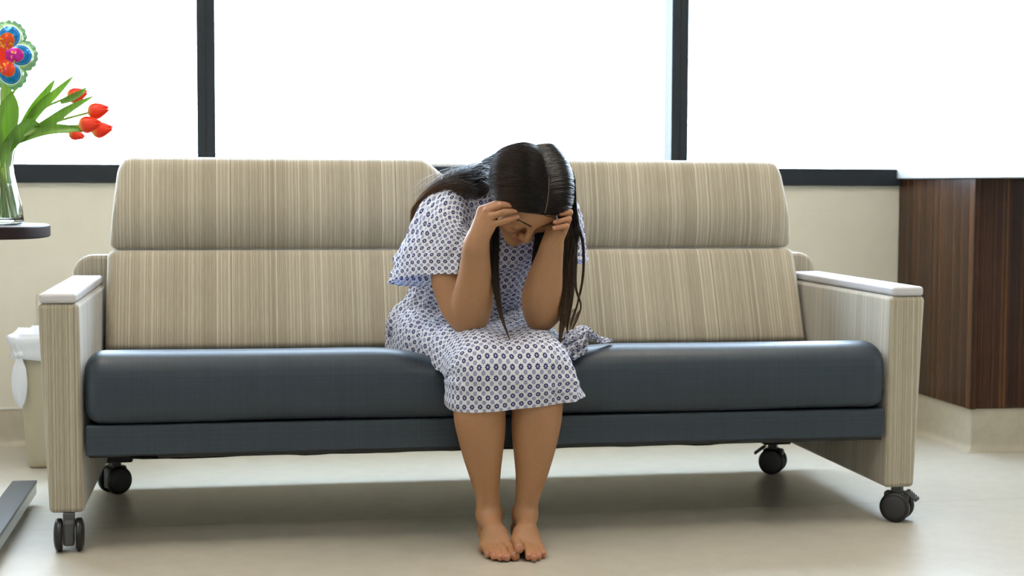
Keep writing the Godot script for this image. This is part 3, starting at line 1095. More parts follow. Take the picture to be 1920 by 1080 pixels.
func make_balloon() -> void:
	var c := Vector3(-1.2525, 1.2205, -0.245)
	var t := thing("foil_balloon", "flower-shaped foil balloon with blue petals and orange and magenta centre on a stick", "balloon", c)
	var mb := MB.new()
	var rings := 22
	var segs := 144
	var b := Basis(Vector3.UP, 0.12)
	for s in [1.0, -1.0]:
		var g := PackedVector3Array()
		var uvs := PackedVector2Array()
		for i in rings + 1:
			var x := float(i) / rings
			for k in segs:
				var a := TAU * k / segs
				var lobe := 0.80 + 0.20 * pow(absf(cos(a * 3.0)), 0.8)
				var rad := 0.088 * lobe * x
				var puff := 0.026 * sqrt(maxf(0.0, 1.0 - pow(x, 2.6))) * (0.72 + 0.28 * absf(cos(a * 3.0)) * smoothstep(0.15, 0.6, x))
				puff += 0.0016 * sin(a * 24.0) * smoothstep(0.72, 0.95, x) * (1.0 - smoothstep(0.97, 1.0, x))
				g.append(b * Vector3(cos(a) * rad, sin(a) * rad, s * puff))
				uvs.append(Vector2(0.5 + 0.5 * cos(a) * lobe * x, 0.5 - 0.5 * sin(a) * lobe * x))
		mb.grid(g, rings + 1, segs, true, s < 0, uvs)
	part("foil", mb, M.foil, t, true)
	mb = MB.new()   # crimped, scalloped rim
	var rim := PackedVector3Array()
	for i in 4:
		for k in 288:
			var a := TAU * k / 288.0
			var lobe := 0.80 + 0.20 * pow(absf(cos(a * 3.0)), 0.8)
			var rad: float = 0.088 * lobe * 0.965 + (0.0085 + 0.0035 * absf(sin(a * 18.0))) * (0.0 if i in [0, 3] else 1.0)
			rim.append(b * Vector3(cos(a) * rad, sin(a) * rad, [0.0035, 0.0016, -0.0016, -0.0035][i]))
	mb.grid(rim, 4, 288, true)
	part("rim", mb, M.foil_edge, t, true)
	mb = MB.new()
	tube(mb, PackedVector3Array([Vector3(0.0, -0.07, -0.004), Vector3(0.012, -0.24, 0.02), Vector3(0.02, -0.40, 0.042)]), PackedFloat32Array([0.0022, 0.0022, 0.0022]), 8)
	part("stick", mb, M.solid_white, t, true)

func make_flowers() -> void:
	var v3 := func(a: float, b: float, c: float) -> Vector3: return Vector3(a, b, c)
	var front := Vector3(0.1, 0.25, 1.0)
	tulip(Vector3(-1.222, 0.812, -0.185), [Vector3(-1.226, 0.90, -0.195), Vector3(-1.222, 0.965, -0.2), Vector3(-1.203, 1.02, -0.19), Vector3(-1.140, 1.083, -0.18), Vector3(-1.080, 1.111, -0.17)], Vector3(0.056, 0.017, 0.0), 0.056,
		[[[Vector3(-1.211, 1.000, -0.20), Vector3(-1.167, 1.075, -0.19), Vector3(-1.130, 1.125, -0.18), Vector3(-1.109, 1.157, -0.18)], 0.012, front], [[Vector3(-1.095, 1.100, -0.16), Vector3(-1.070, 1.108, -0.15), Vector3(-1.045, 1.122, -0.148), Vector3(-1.030, 1.137, -0.15)], 0.009, front]], "red tulip half hidden behind its own pointed green leaf, highest of the bunch")
	tulip(Vector3(-1.205, 0.812, -0.175), [Vector3(-1.226, 0.90, -0.185), Vector3(-1.226, 0.96, -0.185), Vector3(-1.207, 1.008, -0.175), Vector3(-1.117, 1.046, -0.14), Vector3(-1.025, 1.072, -0.11)], Vector3(0.056, 0.012, 0.012), 0.058,
		[[[Vector3(-1.204, 1.000, -0.17), Vector3(-1.127, 1.040, -0.12), Vector3(-1.067, 1.080, -0.10), Vector3(-1.009, 1.113, -0.10)], 0.013, front]], "open red tulip with a long straight stem below the topmost bloom")
	tulip(Vector3(-1.235, 0.812, -0.150), [Vector3(-1.238, 0.90, -0.165), Vector3(-1.234, 0.955, -0.165), Vector3(-1.209, 1.000, -0.15), Vector3(-1.121, 1.032, -0.12), Vector3(-1.046, 1.040, -0.09)], Vector3(0.058, 0.006, 0.01), 0.060,
		[[[Vector3(-1.203, 1.000, -0.16), Vector3(-1.132, 1.025, -0.11), Vector3(-1.079, 1.030, -0.09), Vector3(-1.021, 1.030, -0.09)], 0.016, Vector3(0.0, 0.45, 0.9)]], "full red tulip overlapping the bloom beside it, yellow-green at its base")
	tulip(Vector3(-1.265, 0.812, -0.215), [Vector3(-1.244, 0.90, -0.215), Vector3(-1.234, 0.955, -0.215), Vector3(-1.206, 1.000, -0.205), Vector3(-1.103, 1.028, -0.19), Vector3(-1.023, 1.029, -0.17)], Vector3(0.057, 0.009, 0.0), 0.058,
		[[[Vector3(-1.207, 1.000, -0.19), Vector3(-1.152, 1.078, -0.17), Vector3(-1.105, 1.122, -0.16), Vector3(-1.062, 1.165, -0.16)], 0.013, front]], "red tulip reaching furthest out of the vase")
	tulip(Vector3(-1.290, 0.812, -0.180), [Vector3(-1.252, 0.90, -0.20), Vector3(-1.240, 0.955, -0.20), Vector3(-1.217, 0.998, -0.20), Vector3(-1.145, 1.027, -0.22), Vector3(-1.083, 1.028, -0.23)], Vector3(0.040, -0.013, 0.0), 0.044,
		[[[Vector3(-1.205, 1.000, -0.20), Vector3(-1.125, 1.044, -0.16), Vector3(-1.071, 1.080, -0.14), Vector3(-1.030, 1.108, -0.14)], 0.010, front]], "drooping red tulip hanging lowest of the bunch")
	tulip(Vector3(-1.312, 0.812, -0.160), [Vector3(-1.275, 0.90, -0.175), Vector3(-1.262, 0.97, -0.17), Vector3(-1.262, 1.04, -0.15), Vector3(-1.272, 1.105, -0.12), Vector3(-1.280, 1.150, -0.10)], Vector3(0.02, 0.05, 0.01), 0.056,
		[[[Vector3(-1.262, 0.93, -0.17), Vector3(-1.232, 1.014, -0.14), Vector3(-1.213, 1.086, -0.13), Vector3(-1.230, 1.145, -0.14)], 0.030, front], [[Vector3(-1.236, 0.975, -0.17), Vector3(-1.191, 1.022, -0.12), Vector3(-1.158, 1.050, -0.09), Vector3(-1.138, 1.035, -0.08), Vector3(-1.172, 1.012, -0.066)], 0.020, Vector3(0.0, -0.3, 1.0), 1.2], [[Vector3(-1.238, 1.005, -0.10), Vector3(-1.231, 1.058, -0.08), Vector3(-1.212, 1.096, -0.07), Vector3(-1.185, 1.130, -0.07)], 0.009, front]], "red tulip rising before the foil balloon among broad leaves")
	# loose stems standing in the water
	for k in 5:
		var x: float = [-1.214, -1.232, -1.252, -1.275, -1.300][k]
		var mb := MB.new()
		var pts := smooth([Vector3(x, 0.811, -0.165 - 0.012 * (k % 3)), Vector3(lerpf(x, -1.24, 0.5), 0.87, -0.165), Vector3(lerpf(x, -1.236, 0.9), 0.96, -0.16), Vector3(lerpf(x, -1.23, 0.8) - 0.01, 1.03, -0.14)], 6)
		tube(mb, pts, radii_of([0.0045, 0.004, 0.0035], pts.size()), 8)
		single("flower_stem", mb, M.stem, "bare green flower stem standing among tulip stems in the vase", "stem", "bare stems in the glass vase")

# ---------------------------------------------------------------- the person
const HEAD := Vector3(0.0438, 0.8772, 0.075)
const HS := 1.06
var HB := Basis(Vector3(0.9613, -0.0190, -0.2748), Vector3(0.2585, 0.4066, 0.8763), Vector3(0.0951, -0.9134, 0.3958)).orthonormalized()

func hd(s: float, u: float, f: float) -> Vector3:   # head's own side, up, forward -> world
	return HEAD + HB * (Vector3(s, u, f) * HS)

const SKIN := Color(0.40, 0.205, 0.100)
var stains := []

func skin_at(p: Vector3) -> Color:
	var c := SKIN
	for s in stains:
		var d: float = p.distance_squared_to(s[0]) / (s[1] * s[1])
		if d < 4.0: c = c.lerp(s[2], s[3] * exp(-d))
	return c

func chain(fl: Field, list: Array, k := 0.012) -> void:
	var rows := []
	for e in list: rows.append([e[0].x, e[0].y, e[0].z, e[1]])
	var fine := []
	var count := (list.size() - 1) * (4 if list.size() > 3 else 1)
	for i in count + 1:
		var g := keyed(rows, float(i) / count)
		fine.append([Vector3(g[0], g[1], g[2]), g[3]])
	list = fine
	for i in list.size() - 1:
		fl.cap(list[i][0], list[i + 1][0], list[i][1], list[i + 1][1], k)

func nail(mb: MB, at: Vector3, along: Vector3, out: Vector3, l: float, w: float) -> void:
	var side := along.cross(out).normalized()
	out = side.cross(along).normalized()
	var g := PackedVector3Array()
	var cols := PackedColorArray()
	for i in 6:
		for j in 7:
			var a := i / 2.5 - 1.0
			var s := j / 3.0 - 1.0
			var lim := sqrt(maxf(0.0, 1.0 - pow(absf(a), 3.0)))
			g.append(at + along * a * l + side * s * w * maxf(lim, 0.25) - out * (s * s * w * 0.38 + pow(maxf(-a, 0.0), 3.0) * 0.0012))
			cols.append(Color(0.50, 0.27, 0.20))
	mb.grid(g, 6, 7, false, true, PackedVector2Array(), cols)

func make_person() -> void:
	var t := thing("person", "barefoot person in a printed gown sitting bent forward, head held in both hands", "person", Vector3(0, 0, 0.12))
	var red := Color(0.50, 0.17, 0.10)
	stains = []
	var mb := MB.new()
	# trunk and thighs, mostly under the gown
	var fl := Field.new(Vector3(-0.30, 0.36, -0.52), Vector3(0.27, 0.95, 0.24), 0.012)
	chain(fl, [[Vector3(-0.035, 0.555, -0.35), 0.090], [Vector3(-0.03, 0.63, -0.325), 0.082], [Vector3(-0.01, 0.72, -0.272), 0.080], [Vector3(0.01, 0.79, -0.205), 0.074], [Vector3(0.02, 0.84, -0.150), 0.058]], 0.03)
	for s in [[Vector3(-0.120, 0.525, -0.32), Vector3(-0.083, 0.462, 0.125)], [Vector3(0.052, 0.525, -0.32), Vector3(0.066, 0.464, 0.130)]]:
		fl.cap(Vector3(-0.035, 0.55, -0.35), s[0], 0.075, 0.056, 0.03)
		chain(fl, [[s[0], 0.052], [(s[0] as Vector3).lerp(s[1], 0.5) + Vector3(0, -0.010, 0), 0.050], [s[1], 0.047]], 0.02)
	chain(fl, [[Vector3(0.02, 0.830, -0.16), 0.045], [Vector3(-0.08, 0.815, -0.130), 0.032], [Vector3(-0.120, 0.808, -0.098), 0.027], [Vector3(-0.134, 0.72, -0.070), 0.030]], 0.03)
	chain(fl, [[Vector3(0.02, 0.830, -0.16), 0.045], [Vector3(0.11, 0.815, -0.135), 0.032], [Vector3(0.150, 0.808, -0.110), 0.027], [Vector3(0.162, 0.72, -0.070), 0.034]], 0.03)
	fl.cap(Vector3(0.02, 0.850, -0.125), hd(0, -0.05, -0.03), 0.044, 0.046, 0.02)
	fl.into(mb, skin_at)
	legs(mb, red)
	arms(mb, red)
	head(mb, red)
	part("body", mb, M.skin, t)
	face_hair(t)
	gown(t)
	hair(t)

func legs(mb: MB, red: Color) -> void:
	# right leg and foot (to the left in the picture), then the left ones
	var sets := [
		{"leg": [[Vector3(-0.096, 0.480, 0.00), 0.046], [Vector3(-0.083, 0.464, 0.122), 0.0490], [Vector3(-0.082, 0.415, 0.132), 0.0550], [Vector3(-0.079, 0.345, 0.124), 0.0630], [Vector3(-0.073, 0.290, 0.116), 0.0585], [Vector3(-0.068, 0.235, 0.110), 0.0485], [Vector3(-0.061, 0.178, 0.104), 0.0370], [Vector3(-0.055, 0.135, 0.100), 0.0300], [Vector3(-0.051, 0.100, 0.097), 0.0285], [Vector3(-0.049, 0.078, 0.096), 0.0285]],
			"heel": Vector3(-0.044, 0.031, 0.062), "ankle": Vector3(-0.049, 0.075, 0.098), "mid": Vector3(-0.048, 0.050, 0.165),
			"toes": [Vector3(-0.074, 0.0105, 0.233), Vector3(-0.063, 0.0105, 0.255), Vector3(-0.0495, 0.0105, 0.268), Vector3(-0.034, 0.0105, 0.271), Vector3(-0.0125, 0.0115, 0.260)],
			"roots": [Vector3(-0.077, 0.019, 0.1820), Vector3(-0.066, 0.021, 0.1930), Vector3(-0.0525, 0.0235, 0.2000), Vector3(-0.0375, 0.025, 0.2030), Vector3(-0.0190, 0.023, 0.1950)],
			"r": [0.0088, 0.0085, 0.0085, 0.0088, 0.0120], "bump": [Vector3(-0.079, 0.086, 0.094), Vector3(-0.021, 0.092, 0.096)]},
		{"leg": [[Vector3(0.066, 0.480, 0.00), 0.046], [Vector3(0.066, 0.466, 0.127), 0.0490], [Vector3(0.066, 0.420, 0.136), 0.0550], [Vector3(0.065, 0.350, 0.130), 0.0615], [Vector3(0.062, 0.290, 0.122), 0.0580], [Vector3(0.0595, 0.238, 0.116), 0.0495], [Vector3(0.0545, 0.178, 0.110), 0.0385], [Vector3(0.048, 0.135, 0.105), 0.0310], [Vector3(0.043, 0.100, 0.101), 0.0275], [Vector3(0.040, 0.078, 0.100), 0.0270]],
			"heel": Vector3(0.040, 0.031, 0.066), "ankle": Vector3(0.040, 0.075, 0.102), "mid": Vector3(0.034, 0.052, 0.168),
			"toes": [Vector3(0.0585, 0.0105, 0.250), Vector3(0.0425, 0.0105, 0.272), Vector3(0.0295, 0.0105, 0.286), Vector3(0.0190, 0.0115, 0.272), Vector3(-0.0035, 0.0290, 0.262)],
			"roots": [Vector3(0.0575, 0.019, 0.1980), Vector3(0.0460, 0.021, 0.2040), Vector3(0.0340, 0.0235, 0.2080), Vector3(0.0215, 0.026, 0.2050), Vector3(0.0020, 0.0330, 0.1980)],
			"r": [0.0088, 0.0085, 0.0082, 0.0092, 0.0120], "bump": [Vector3(0.068, 0.086, 0.098), Vector3(0.013, 0.092, 0.100)]}]
	for s in sets:
		var fl := Field.new(Vector3(-0.17, -0.004, 0.015) if s.heel.x < 0 else Vector3(-0.05, -0.004, 0.015), Vector3(0.03, 0.50, 0.305) if s.heel.x < 0 else Vector3(0.155, 0.50, 0.315), 0.0042)
		var l: Array = s.leg
		chain(fl, l, 0.004)
		var ankle: Vector3 = s.ankle
		var mid: Vector3 = s.mid
		var heel: Vector3 = s.heel
		fl.cap(ankle, heel, 0.0265, 0.0275, 0.015)
		fl.cap(heel, heel + Vector3(0, -0.004, 0.05), 0.0265, 0.0240, 0.012)
		fl.cap(ankle, mid, 0.0265, 0.0240, 0.018)
		for b in s.bump: fl.cap(b + (ankle - b) * Vector3(0.36, 0, 0), b + (ankle - b) * Vector3(0.34, 0, 0.05), 0.0080, 0.0080, 0.014)
		for k in 5:
			var root: Vector3 = s.roots[k]
			var tip: Vector3 = s.toes[k]
			var r: float = s.r[k]
			fl.cap(mid + Vector3((root.x - mid.x) * 0.55, -0.004 - 0.005 * absf(k - 3), 0), root, 0.0200, r * 1.12, 0.012)
			fl.cap(heel + Vector3(0, -0.008, 0.04), root + Vector3(0, -0.007, -0.01), 0.019, 0.0100, 0.014)
		var knuckles := []
		for k in 5:
			var root: Vector3 = s.roots[k]
			var tip: Vector3 = s.toes[k]
			var r: float = s.r[k]
			var kn := root.lerp(tip, 0.55) + Vector3(0, 0.0048 if k < 4 else 0.002, 0)
			knuckles.append(kn)
			fl.cap(root, kn, r * 1.0, r * 0.90, 0.003)
			fl.cap(kn, tip, r * 0.90, r, 0.002)
			stains.append([tip, 0.014, red, 0.55])
		fl.into(mb, skin_at)
		for k in 5:
			var tip: Vector3 = s.toes[k]
			var kn: Vector3 = knuckles[k]
			var r: float = s.r[k]
			var along := (tip - kn).normalized()
			var up := Vector3(0, 0.75, 0.65)
			up = (up - along * up.dot(along)).normalized()
			nail(mb, tip + up * (r * 0.99) + along * r * 0.10, along, up, r * 0.52, r * 0.58)

func arms(mb: MB, red: Color) -> void:
	# right arm: elbow on the thigh, hand flat against the temple
	var fl := Field.new(Vector3(-0.205, 0.50, -0.12), Vector3(-0.02, 0.730, 0.19), 0.0040)
	chain(fl, [[Vector3(-0.136, 0.74, -0.064), 0.034], [Vector3(-0.128, 0.675, -0.044), 0.0400], [Vector3(-0.122, 0.645, -0.036), 0.0435], [Vector3(-0.108, 0.59, -0.020), 0.0400], [Vector3(-0.086, 0.556, 0.004), 0.0335]], 0.02)
	fl.cap(Vector3(-0.086, 0.549, 0.000), Vector3(-0.080, 0.545, 0.004), 0.026, 0.024, 0.02)
	var fore := [[Vector3(-0.083, 0.560, 0.012), 0.0360], [Vector3(-0.083, 0.603, 0.036), 0.0435], [Vector3(-0.0835, 0.645, 0.062), 0.0395], [Vector3(-0.0855, 0.695, 0.094), 0.0315], [Vector3(-0.0880, 0.735, 0.119), 0.0258], [Vector3(-0.0890, 0.758, 0.131), 0.0240]]
	chain(fl, fore, 0.016)
	fl.into(mb, skin_at)
	fl = Field.new(Vector3(-0.135, 0.722, 0.075), Vector3(0.025, 0.875, 0.210), 0.0025)
	chain(fl, fore, 0.016)
	var wr := Vector3(-0.0885, 0.760, 0.132)
	var kn := [Vector3(-0.078, 0.838, 0.138), Vector3(-0.066, 0.836, 0.153), Vector3(-0.0570, 0.822, 0.162), Vector3(-0.0520, 0.803, 0.161)]
	var mid := [Vector3(-0.047, 0.852, 0.158), Vector3(-0.033, 0.850, 0.171), Vector3(-0.0265, 0.8335, 0.1785), Vector3(-0.0230, 0.8125, 0.1780)]
	var tip := [Vector3(-0.020, 0.852, 0.166), Vector3(-0.006, 0.849, 0.172), Vector3(-0.0005, 0.8360, 0.1760), Vector3(0.0050, 0.8215, 0.1735)]
	var rr := [0.0080, 0.0080, 0.0077, 0.0070]
	for k in 4:
		var heel := wr + Vector3(0.004 - 0.006 * (1.5 - k), 0.012 - 0.002 * k, 0.006)
		fl.cap(heel, kn[k], 0.0165, rr[k] * 1.22, 0.010)
	fl.cap(wr, Vector3(-0.074, 0.800, 0.136), 0.022, 0.0190, 0.012)
	fl.cap(wr + Vector3(0.002, 0.01, 0.004), Vector3(-0.062, 0.798, 0.150), 0.019, 0.0130, 0.012)
	for k in 4:
		fl.cap(kn[k], mid[k], rr[k] * 1.12, rr[k], 0.0025)
		fl.cap(mid[k], tip[k], rr[k], rr[k] * 0.80, 0.002)
		stains.append([tip[k], 0.011, red, 0.45])
		stains.append([mid[k], 0.008, red, 0.25])
		stains.append([kn[k], 0.009, red, 0.15])
	fl.cap(wr + Vector3(0, 0.02, -0.010), Vector3(-0.082, 0.808, 0.118), 0.016, 0.0125, 0.012)
	fl.cap(Vector3(-0.082, 0.808, 0.118), Vector3(-0.062, 0.836, 0.118), 0.0115, 0.0105, 0.004)
	fl.cap(Vector3(-0.062, 0.836, 0.118), Vector3(-0.045, 0.850, 0.122), 0.0105, 0.0085, 0.004)
	fl.into(mb, skin_at)
	for k in 4:
		var along: Vector3 = (tip[k] - mid[k]).normalized()
		nail(mb, tip[k] + Vector3(-0.1, 0.1, 1.0).normalized() * rr[k] * 0.80, along, Vector3(-0.1, 0.1, 1.0), 0.0052, 0.0044)
	# left arm: elbow on the other thigh, fingers curled into the temple
	fl = Field.new(Vector3(0.03, 0.51, -0.12), Vector3(0.215, 0.730, 0.18), 0.0040)
	chain(fl, [[Vector3(0.162, 0.74, -0.072), 0.034], [Vector3(0.146, 0.66, -0.044), 0.0420], [Vector3(0.122, 0.60, -0.018), 0.0400], [Vector3(0.099, 0.568, 0.004), 0.0335]], 0.02)
	fl.cap(Vector3(0.098, 0.560, 0.000), Vector3(0.096, 0.556, 0.004), 0.026, 0.024, 0.02)
	fore = [[Vector3(0.095, 0.570, 0.010), 0.0360], [Vector3(0.0925, 0.612, 0.034), 0.0435], [Vector3(0.0940, 0.652, 0.058), 0.0395], [Vector3(0.0980, 0.700, 0.088), 0.0300], [Vector3(0.1010, 0.735, 0.109), 0.0225], [Vector3(0.1030, 0.756, 0.120), 0.0200]]
	chain(fl, fore, 0.016)
	fl.into(mb, skin_at)
	fl = Field.new(Vector3(0.065, 0.722, 0.06), Vector3(0.165, 0.870, 0.205), 0.0025)
	chain(fl, fore, 0.016)
	wr = Vector3(0.1035, 0.758, 0.122)
	kn = [Vector3(0.1330, 0.812, 0.096), Vector3(0.1370, 0.806, 0.116), Vector3(0.1320, 0.796, 0.134), Vector3(0.1230, 0.784, 0.148)]
	mid = [Vector3(0.1380, 0.842, 0.124), Vector3(0.1395, 0.832, 0.150), Vector3(0.1340, 0.816, 0.166), Vector3(0.1270, 0.799, 0.174)]
	tip = [Vector3(0.1130, 0.846, 0.142), Vector3(0.1120, 0.829, 0.163), Vector3(0.0990, 0.808, 0.170), Vector3(0.0955, 0.794, 0.175)]
	rr = [0.0078, 0.0079, 0.0075, 0.0068]
	for k in 4:
		var heel := wr + Vector3(0.004, 0.010, -0.012 + 0.008 * k)
		fl.cap(heel, kn[k], 0.0150, rr[k] * 1.25, 0.010)
	fl.cap(wr, Vector3(0.116, 0.785, 0.132), 0.0195, 0.017, 0.012)
	for k in 4:
		fl.cap(kn[k], mid[k], rr[k] * 1.12, rr[k], 0.0025)
		fl.cap(mid[k], tip[k], rr[k], rr[k] * 0.82, 0.002)
		stains.append([tip[k], 0.011, red, 0.6])
		stains.append([mid[k], 0.008, red, 0.3])
	fl.cap(wr + Vector3(-0.004, 0.015, -0.008), Vector3(0.100, 0.795, 0.102), 0.015, 0.0120, 0.012)
	fl.cap(Vector3(0.100, 0.795, 0.102), Vector3(0.104, 0.822, 0.092), 0.0110, 0.0098, 0.004)
	fl.cap(Vector3(0.104, 0.822, 0.092), Vector3(0.112, 0.842, 0.090), 0.0098, 0.0082, 0.004)
	fl.into(mb, skin_at)
	for k in 4:
		var along: Vector3 = (tip[k] - mid[k]).normalized()
		var up := Vector3(0.3, 0.6, 0.75)
		nail(mb, tip[k] + (up - along * up.dot(along)).normalized() * rr[k] * 0.82, along, up, 0.0050, 0.0042)

func head(mb: MB, red: Color) -> void:
	var fl := Field.new(HEAD - Vector3(0.15, 0.165, 0.15), HEAD + Vector3(0.15, 0.15, 0.165), 0.0034)
	fl.ell(hd(0, 0.030, -0.008), HB, Vector3(0.074, 0.080, 0.096) * HS, 0.01)
	fl.cap(hd(0, -0.025, 0.018), hd(0, -0.080, 0.050), 0.060 * HS, 0.030 * HS, 0.03)
	fl.cap(hd(-0.045, -0.060, 0.02), hd(0, -0.095, 0.068), 0.020 * HS, 0.017 * HS, 0.02)
	fl.cap(hd(0.045, -0.060, 0.02), hd(0, -0.095, 0.068), 0.020 * HS, 0.017 * HS, 0.02)
	fl.cap(hd(-0.034, 0.020, 0.070), hd(0.034, 0.020, 0.070), 0.0165 * HS, 0.0165 * HS, 0.02)
	for s in [-1.0, 1.0]:
		fl.cap(hd(s * 0.036, -0.030, 0.056), hd(s * 0.030, -0.045, 0.058), 0.030 * HS, 0.024 * HS, 0.02)
		fl.ell(hd(s * 0.032, -0.002, 0.096), HB, Vector3(0.019, 0.011, 0.0125) * HS, 0.008, true)
		fl.ell(hd(s * 0.0315, -0.002, 0.0755), HB, Vector3(0.0155, 0.0120, 0.0125) * HS, 0.003)
	fl.cap(hd(0, 0.010, 0.083), hd(0, -0.030, 0.0985), 0.0075 * HS, 0.0095 * HS, 0.012)
	fl.cap(hd(0, -0.034, 0.0995), hd(0, -0.036, 0.1005), 0.0105 * HS, 0.0105 * HS, 0.008)
	for s in [-1.0, 1.0]:
		fl.cap(hd(s * 0.0120, -0.037, 0.0925), hd(s * 0.0120, -0.038, 0.094), 0.0082 * HS, 0.0078 * HS, 0.006)
	fl.cap(hd(-0.019, -0.0625, 0.081), hd(0, -0.0585, 0.090), 0.0055 * HS, 0.0068 * HS, 0.005)
	fl.cap(hd(0.019, -0.0625, 0.081), hd(0, -0.0585, 0.090), 0.0055 * HS, 0.0068 * HS, 0.005)
	fl.cap(hd(-0.015, -0.0690, 0.080), hd(0.015, -0.0690, 0.080), 0.0074 * HS, 0.0074 * HS, 0.006)
	fl.ell(hd(0, -0.0645, 0.0945), HB, Vector3(0.020, 0.0012, 0.006) * HS, 0.002, true)
	fl.cap(hd(0, -0.094, 0.074), hd(0, -0.094, 0.072), 0.017 * HS, 0.017 * HS, 0.015)
	for s in [-1.0, 1.0]:
		fl.ell(hd(s * 0.070, -0.008, -0.012), HB * Basis(Vector3.UP, s * 0.4), Vector3(0.007, 0.030, 0.017) * HS, 0.006)
	var lip := Color(0.36, 0.085, 0.075)
	stains.append([hd(0, -0.0585, 0.094), 0.0095, lip, 1.0])
	stains.append([hd(-0.011, -0.061, 0.090), 0.0085, lip, 1.0])
	stains.append([hd(0.011, -0.061, 0.090), 0.0085, lip, 1.0])
	stains.append([hd(0, -0.070, 0.090), 0.0095, lip, 1.0])
	for s in [-1.0, 1.0]: stains.append([hd(s * 0.036, -0.03, 0.085), 0.022, red, 0.22])
	stains.append([hd(0, -0.036, 0.114), 0.012, red, 0.25])
	fl.into(mb, skin_at)

# brows and lashes of the closed eyes
func face_hair(t: Node3D) -> void:
	for s in [-1.0, 1.0]:
		var mb := MB.new()
		for k in 46:
			var x := k / 45.0
			var y := 0.0235 + 0.0065 * sin(x * 2.3) + rng.randf_range(-0.0022, 0.0022) * (1.1 - x)
			var root := hd(s * lerpf(0.012, 0.051, x), y, lerpf(0.0935, 0.0765, pow(x, 1.5)))
			var out := HB * Vector3(s * 0.0075, 0.0018 * (0.9 - x), -0.0012)
			tube(mb, PackedVector3Array([root, root + out * 0.5 + HB * Vector3(0, 0.0006, 0.0012), root + out]), PackedFloat32Array([0.0006, 0.0005, 0.0001]), 4)
		part("eyebrow", mb, M.lash, t)
		mb = MB.new()
		for k in 15:
			var x := k / 14.0
			var a := lerpf(-1.0, 1.0, x)
			var root := hd(s * (0.0315 + a * 0.0150), -0.0075 - 0.0035 * (1.0 - a * a) + 0.002 * a, 0.0865 - 0.0035 * a * a)
			var out := HB * Vector3(s * a * 0.003 + s * 0.001, -0.0046, 0.0046)
			tube(mb, PackedVector3Array([root, root + out * 0.6, root + out + HB * Vector3(0, 0.001, 0)]), PackedFloat32Array([0.00035, 0.0003, 0.0001]), 4)
		part("eyelashes", mb, M.lash, t)

# ---------------------------------------------------------------- the gown
const PITCH := 0.0205

func cloth_grid(mb: MB, pts: PackedVector3Array, nu: int, nv: int, wrap: bool, flip: bool, centre: int) -> void:
	# texture coordinates measured along the cloth itself, so that the print keeps its size
	var uvs := PackedVector2Array()
	uvs.resize(nu * nv)
	var vv := 0.0
	for i in nu:
		if i > 0:
			var step := 0.0
			for j in nv: step += pts[i * nv + j].distance_to(pts[(i - 1) * nv + j])
			vv += step / nv
		var u := 0.0
		uvs[i * nv + centre] = Vector2(0, vv / PITCH)
		for j in range(centre + 1, nv):
			u += pts[i * nv + j].distance_to(pts[i * nv + j - 1])
			uvs[i * nv + j] = Vector2(u / PITCH, vv / PITCH)
		u = 0.0
		for j in range(centre - 1, -1, -1):
			u -= pts[i * nv + j].distance_to(pts[i * nv + j + 1])
			uvs[i * nv + j] = Vector2(u / PITCH, vv / PITCH)
	mb.grid(pts, nu, nv, wrap, flip, uvs)

func fold(q: FastNoiseLite, a: float, b: float) -> float:   # sharp-crested creases
	return 1.0 - 2.0 * absf(q.get_noise_2d(a, b)) * 1.6

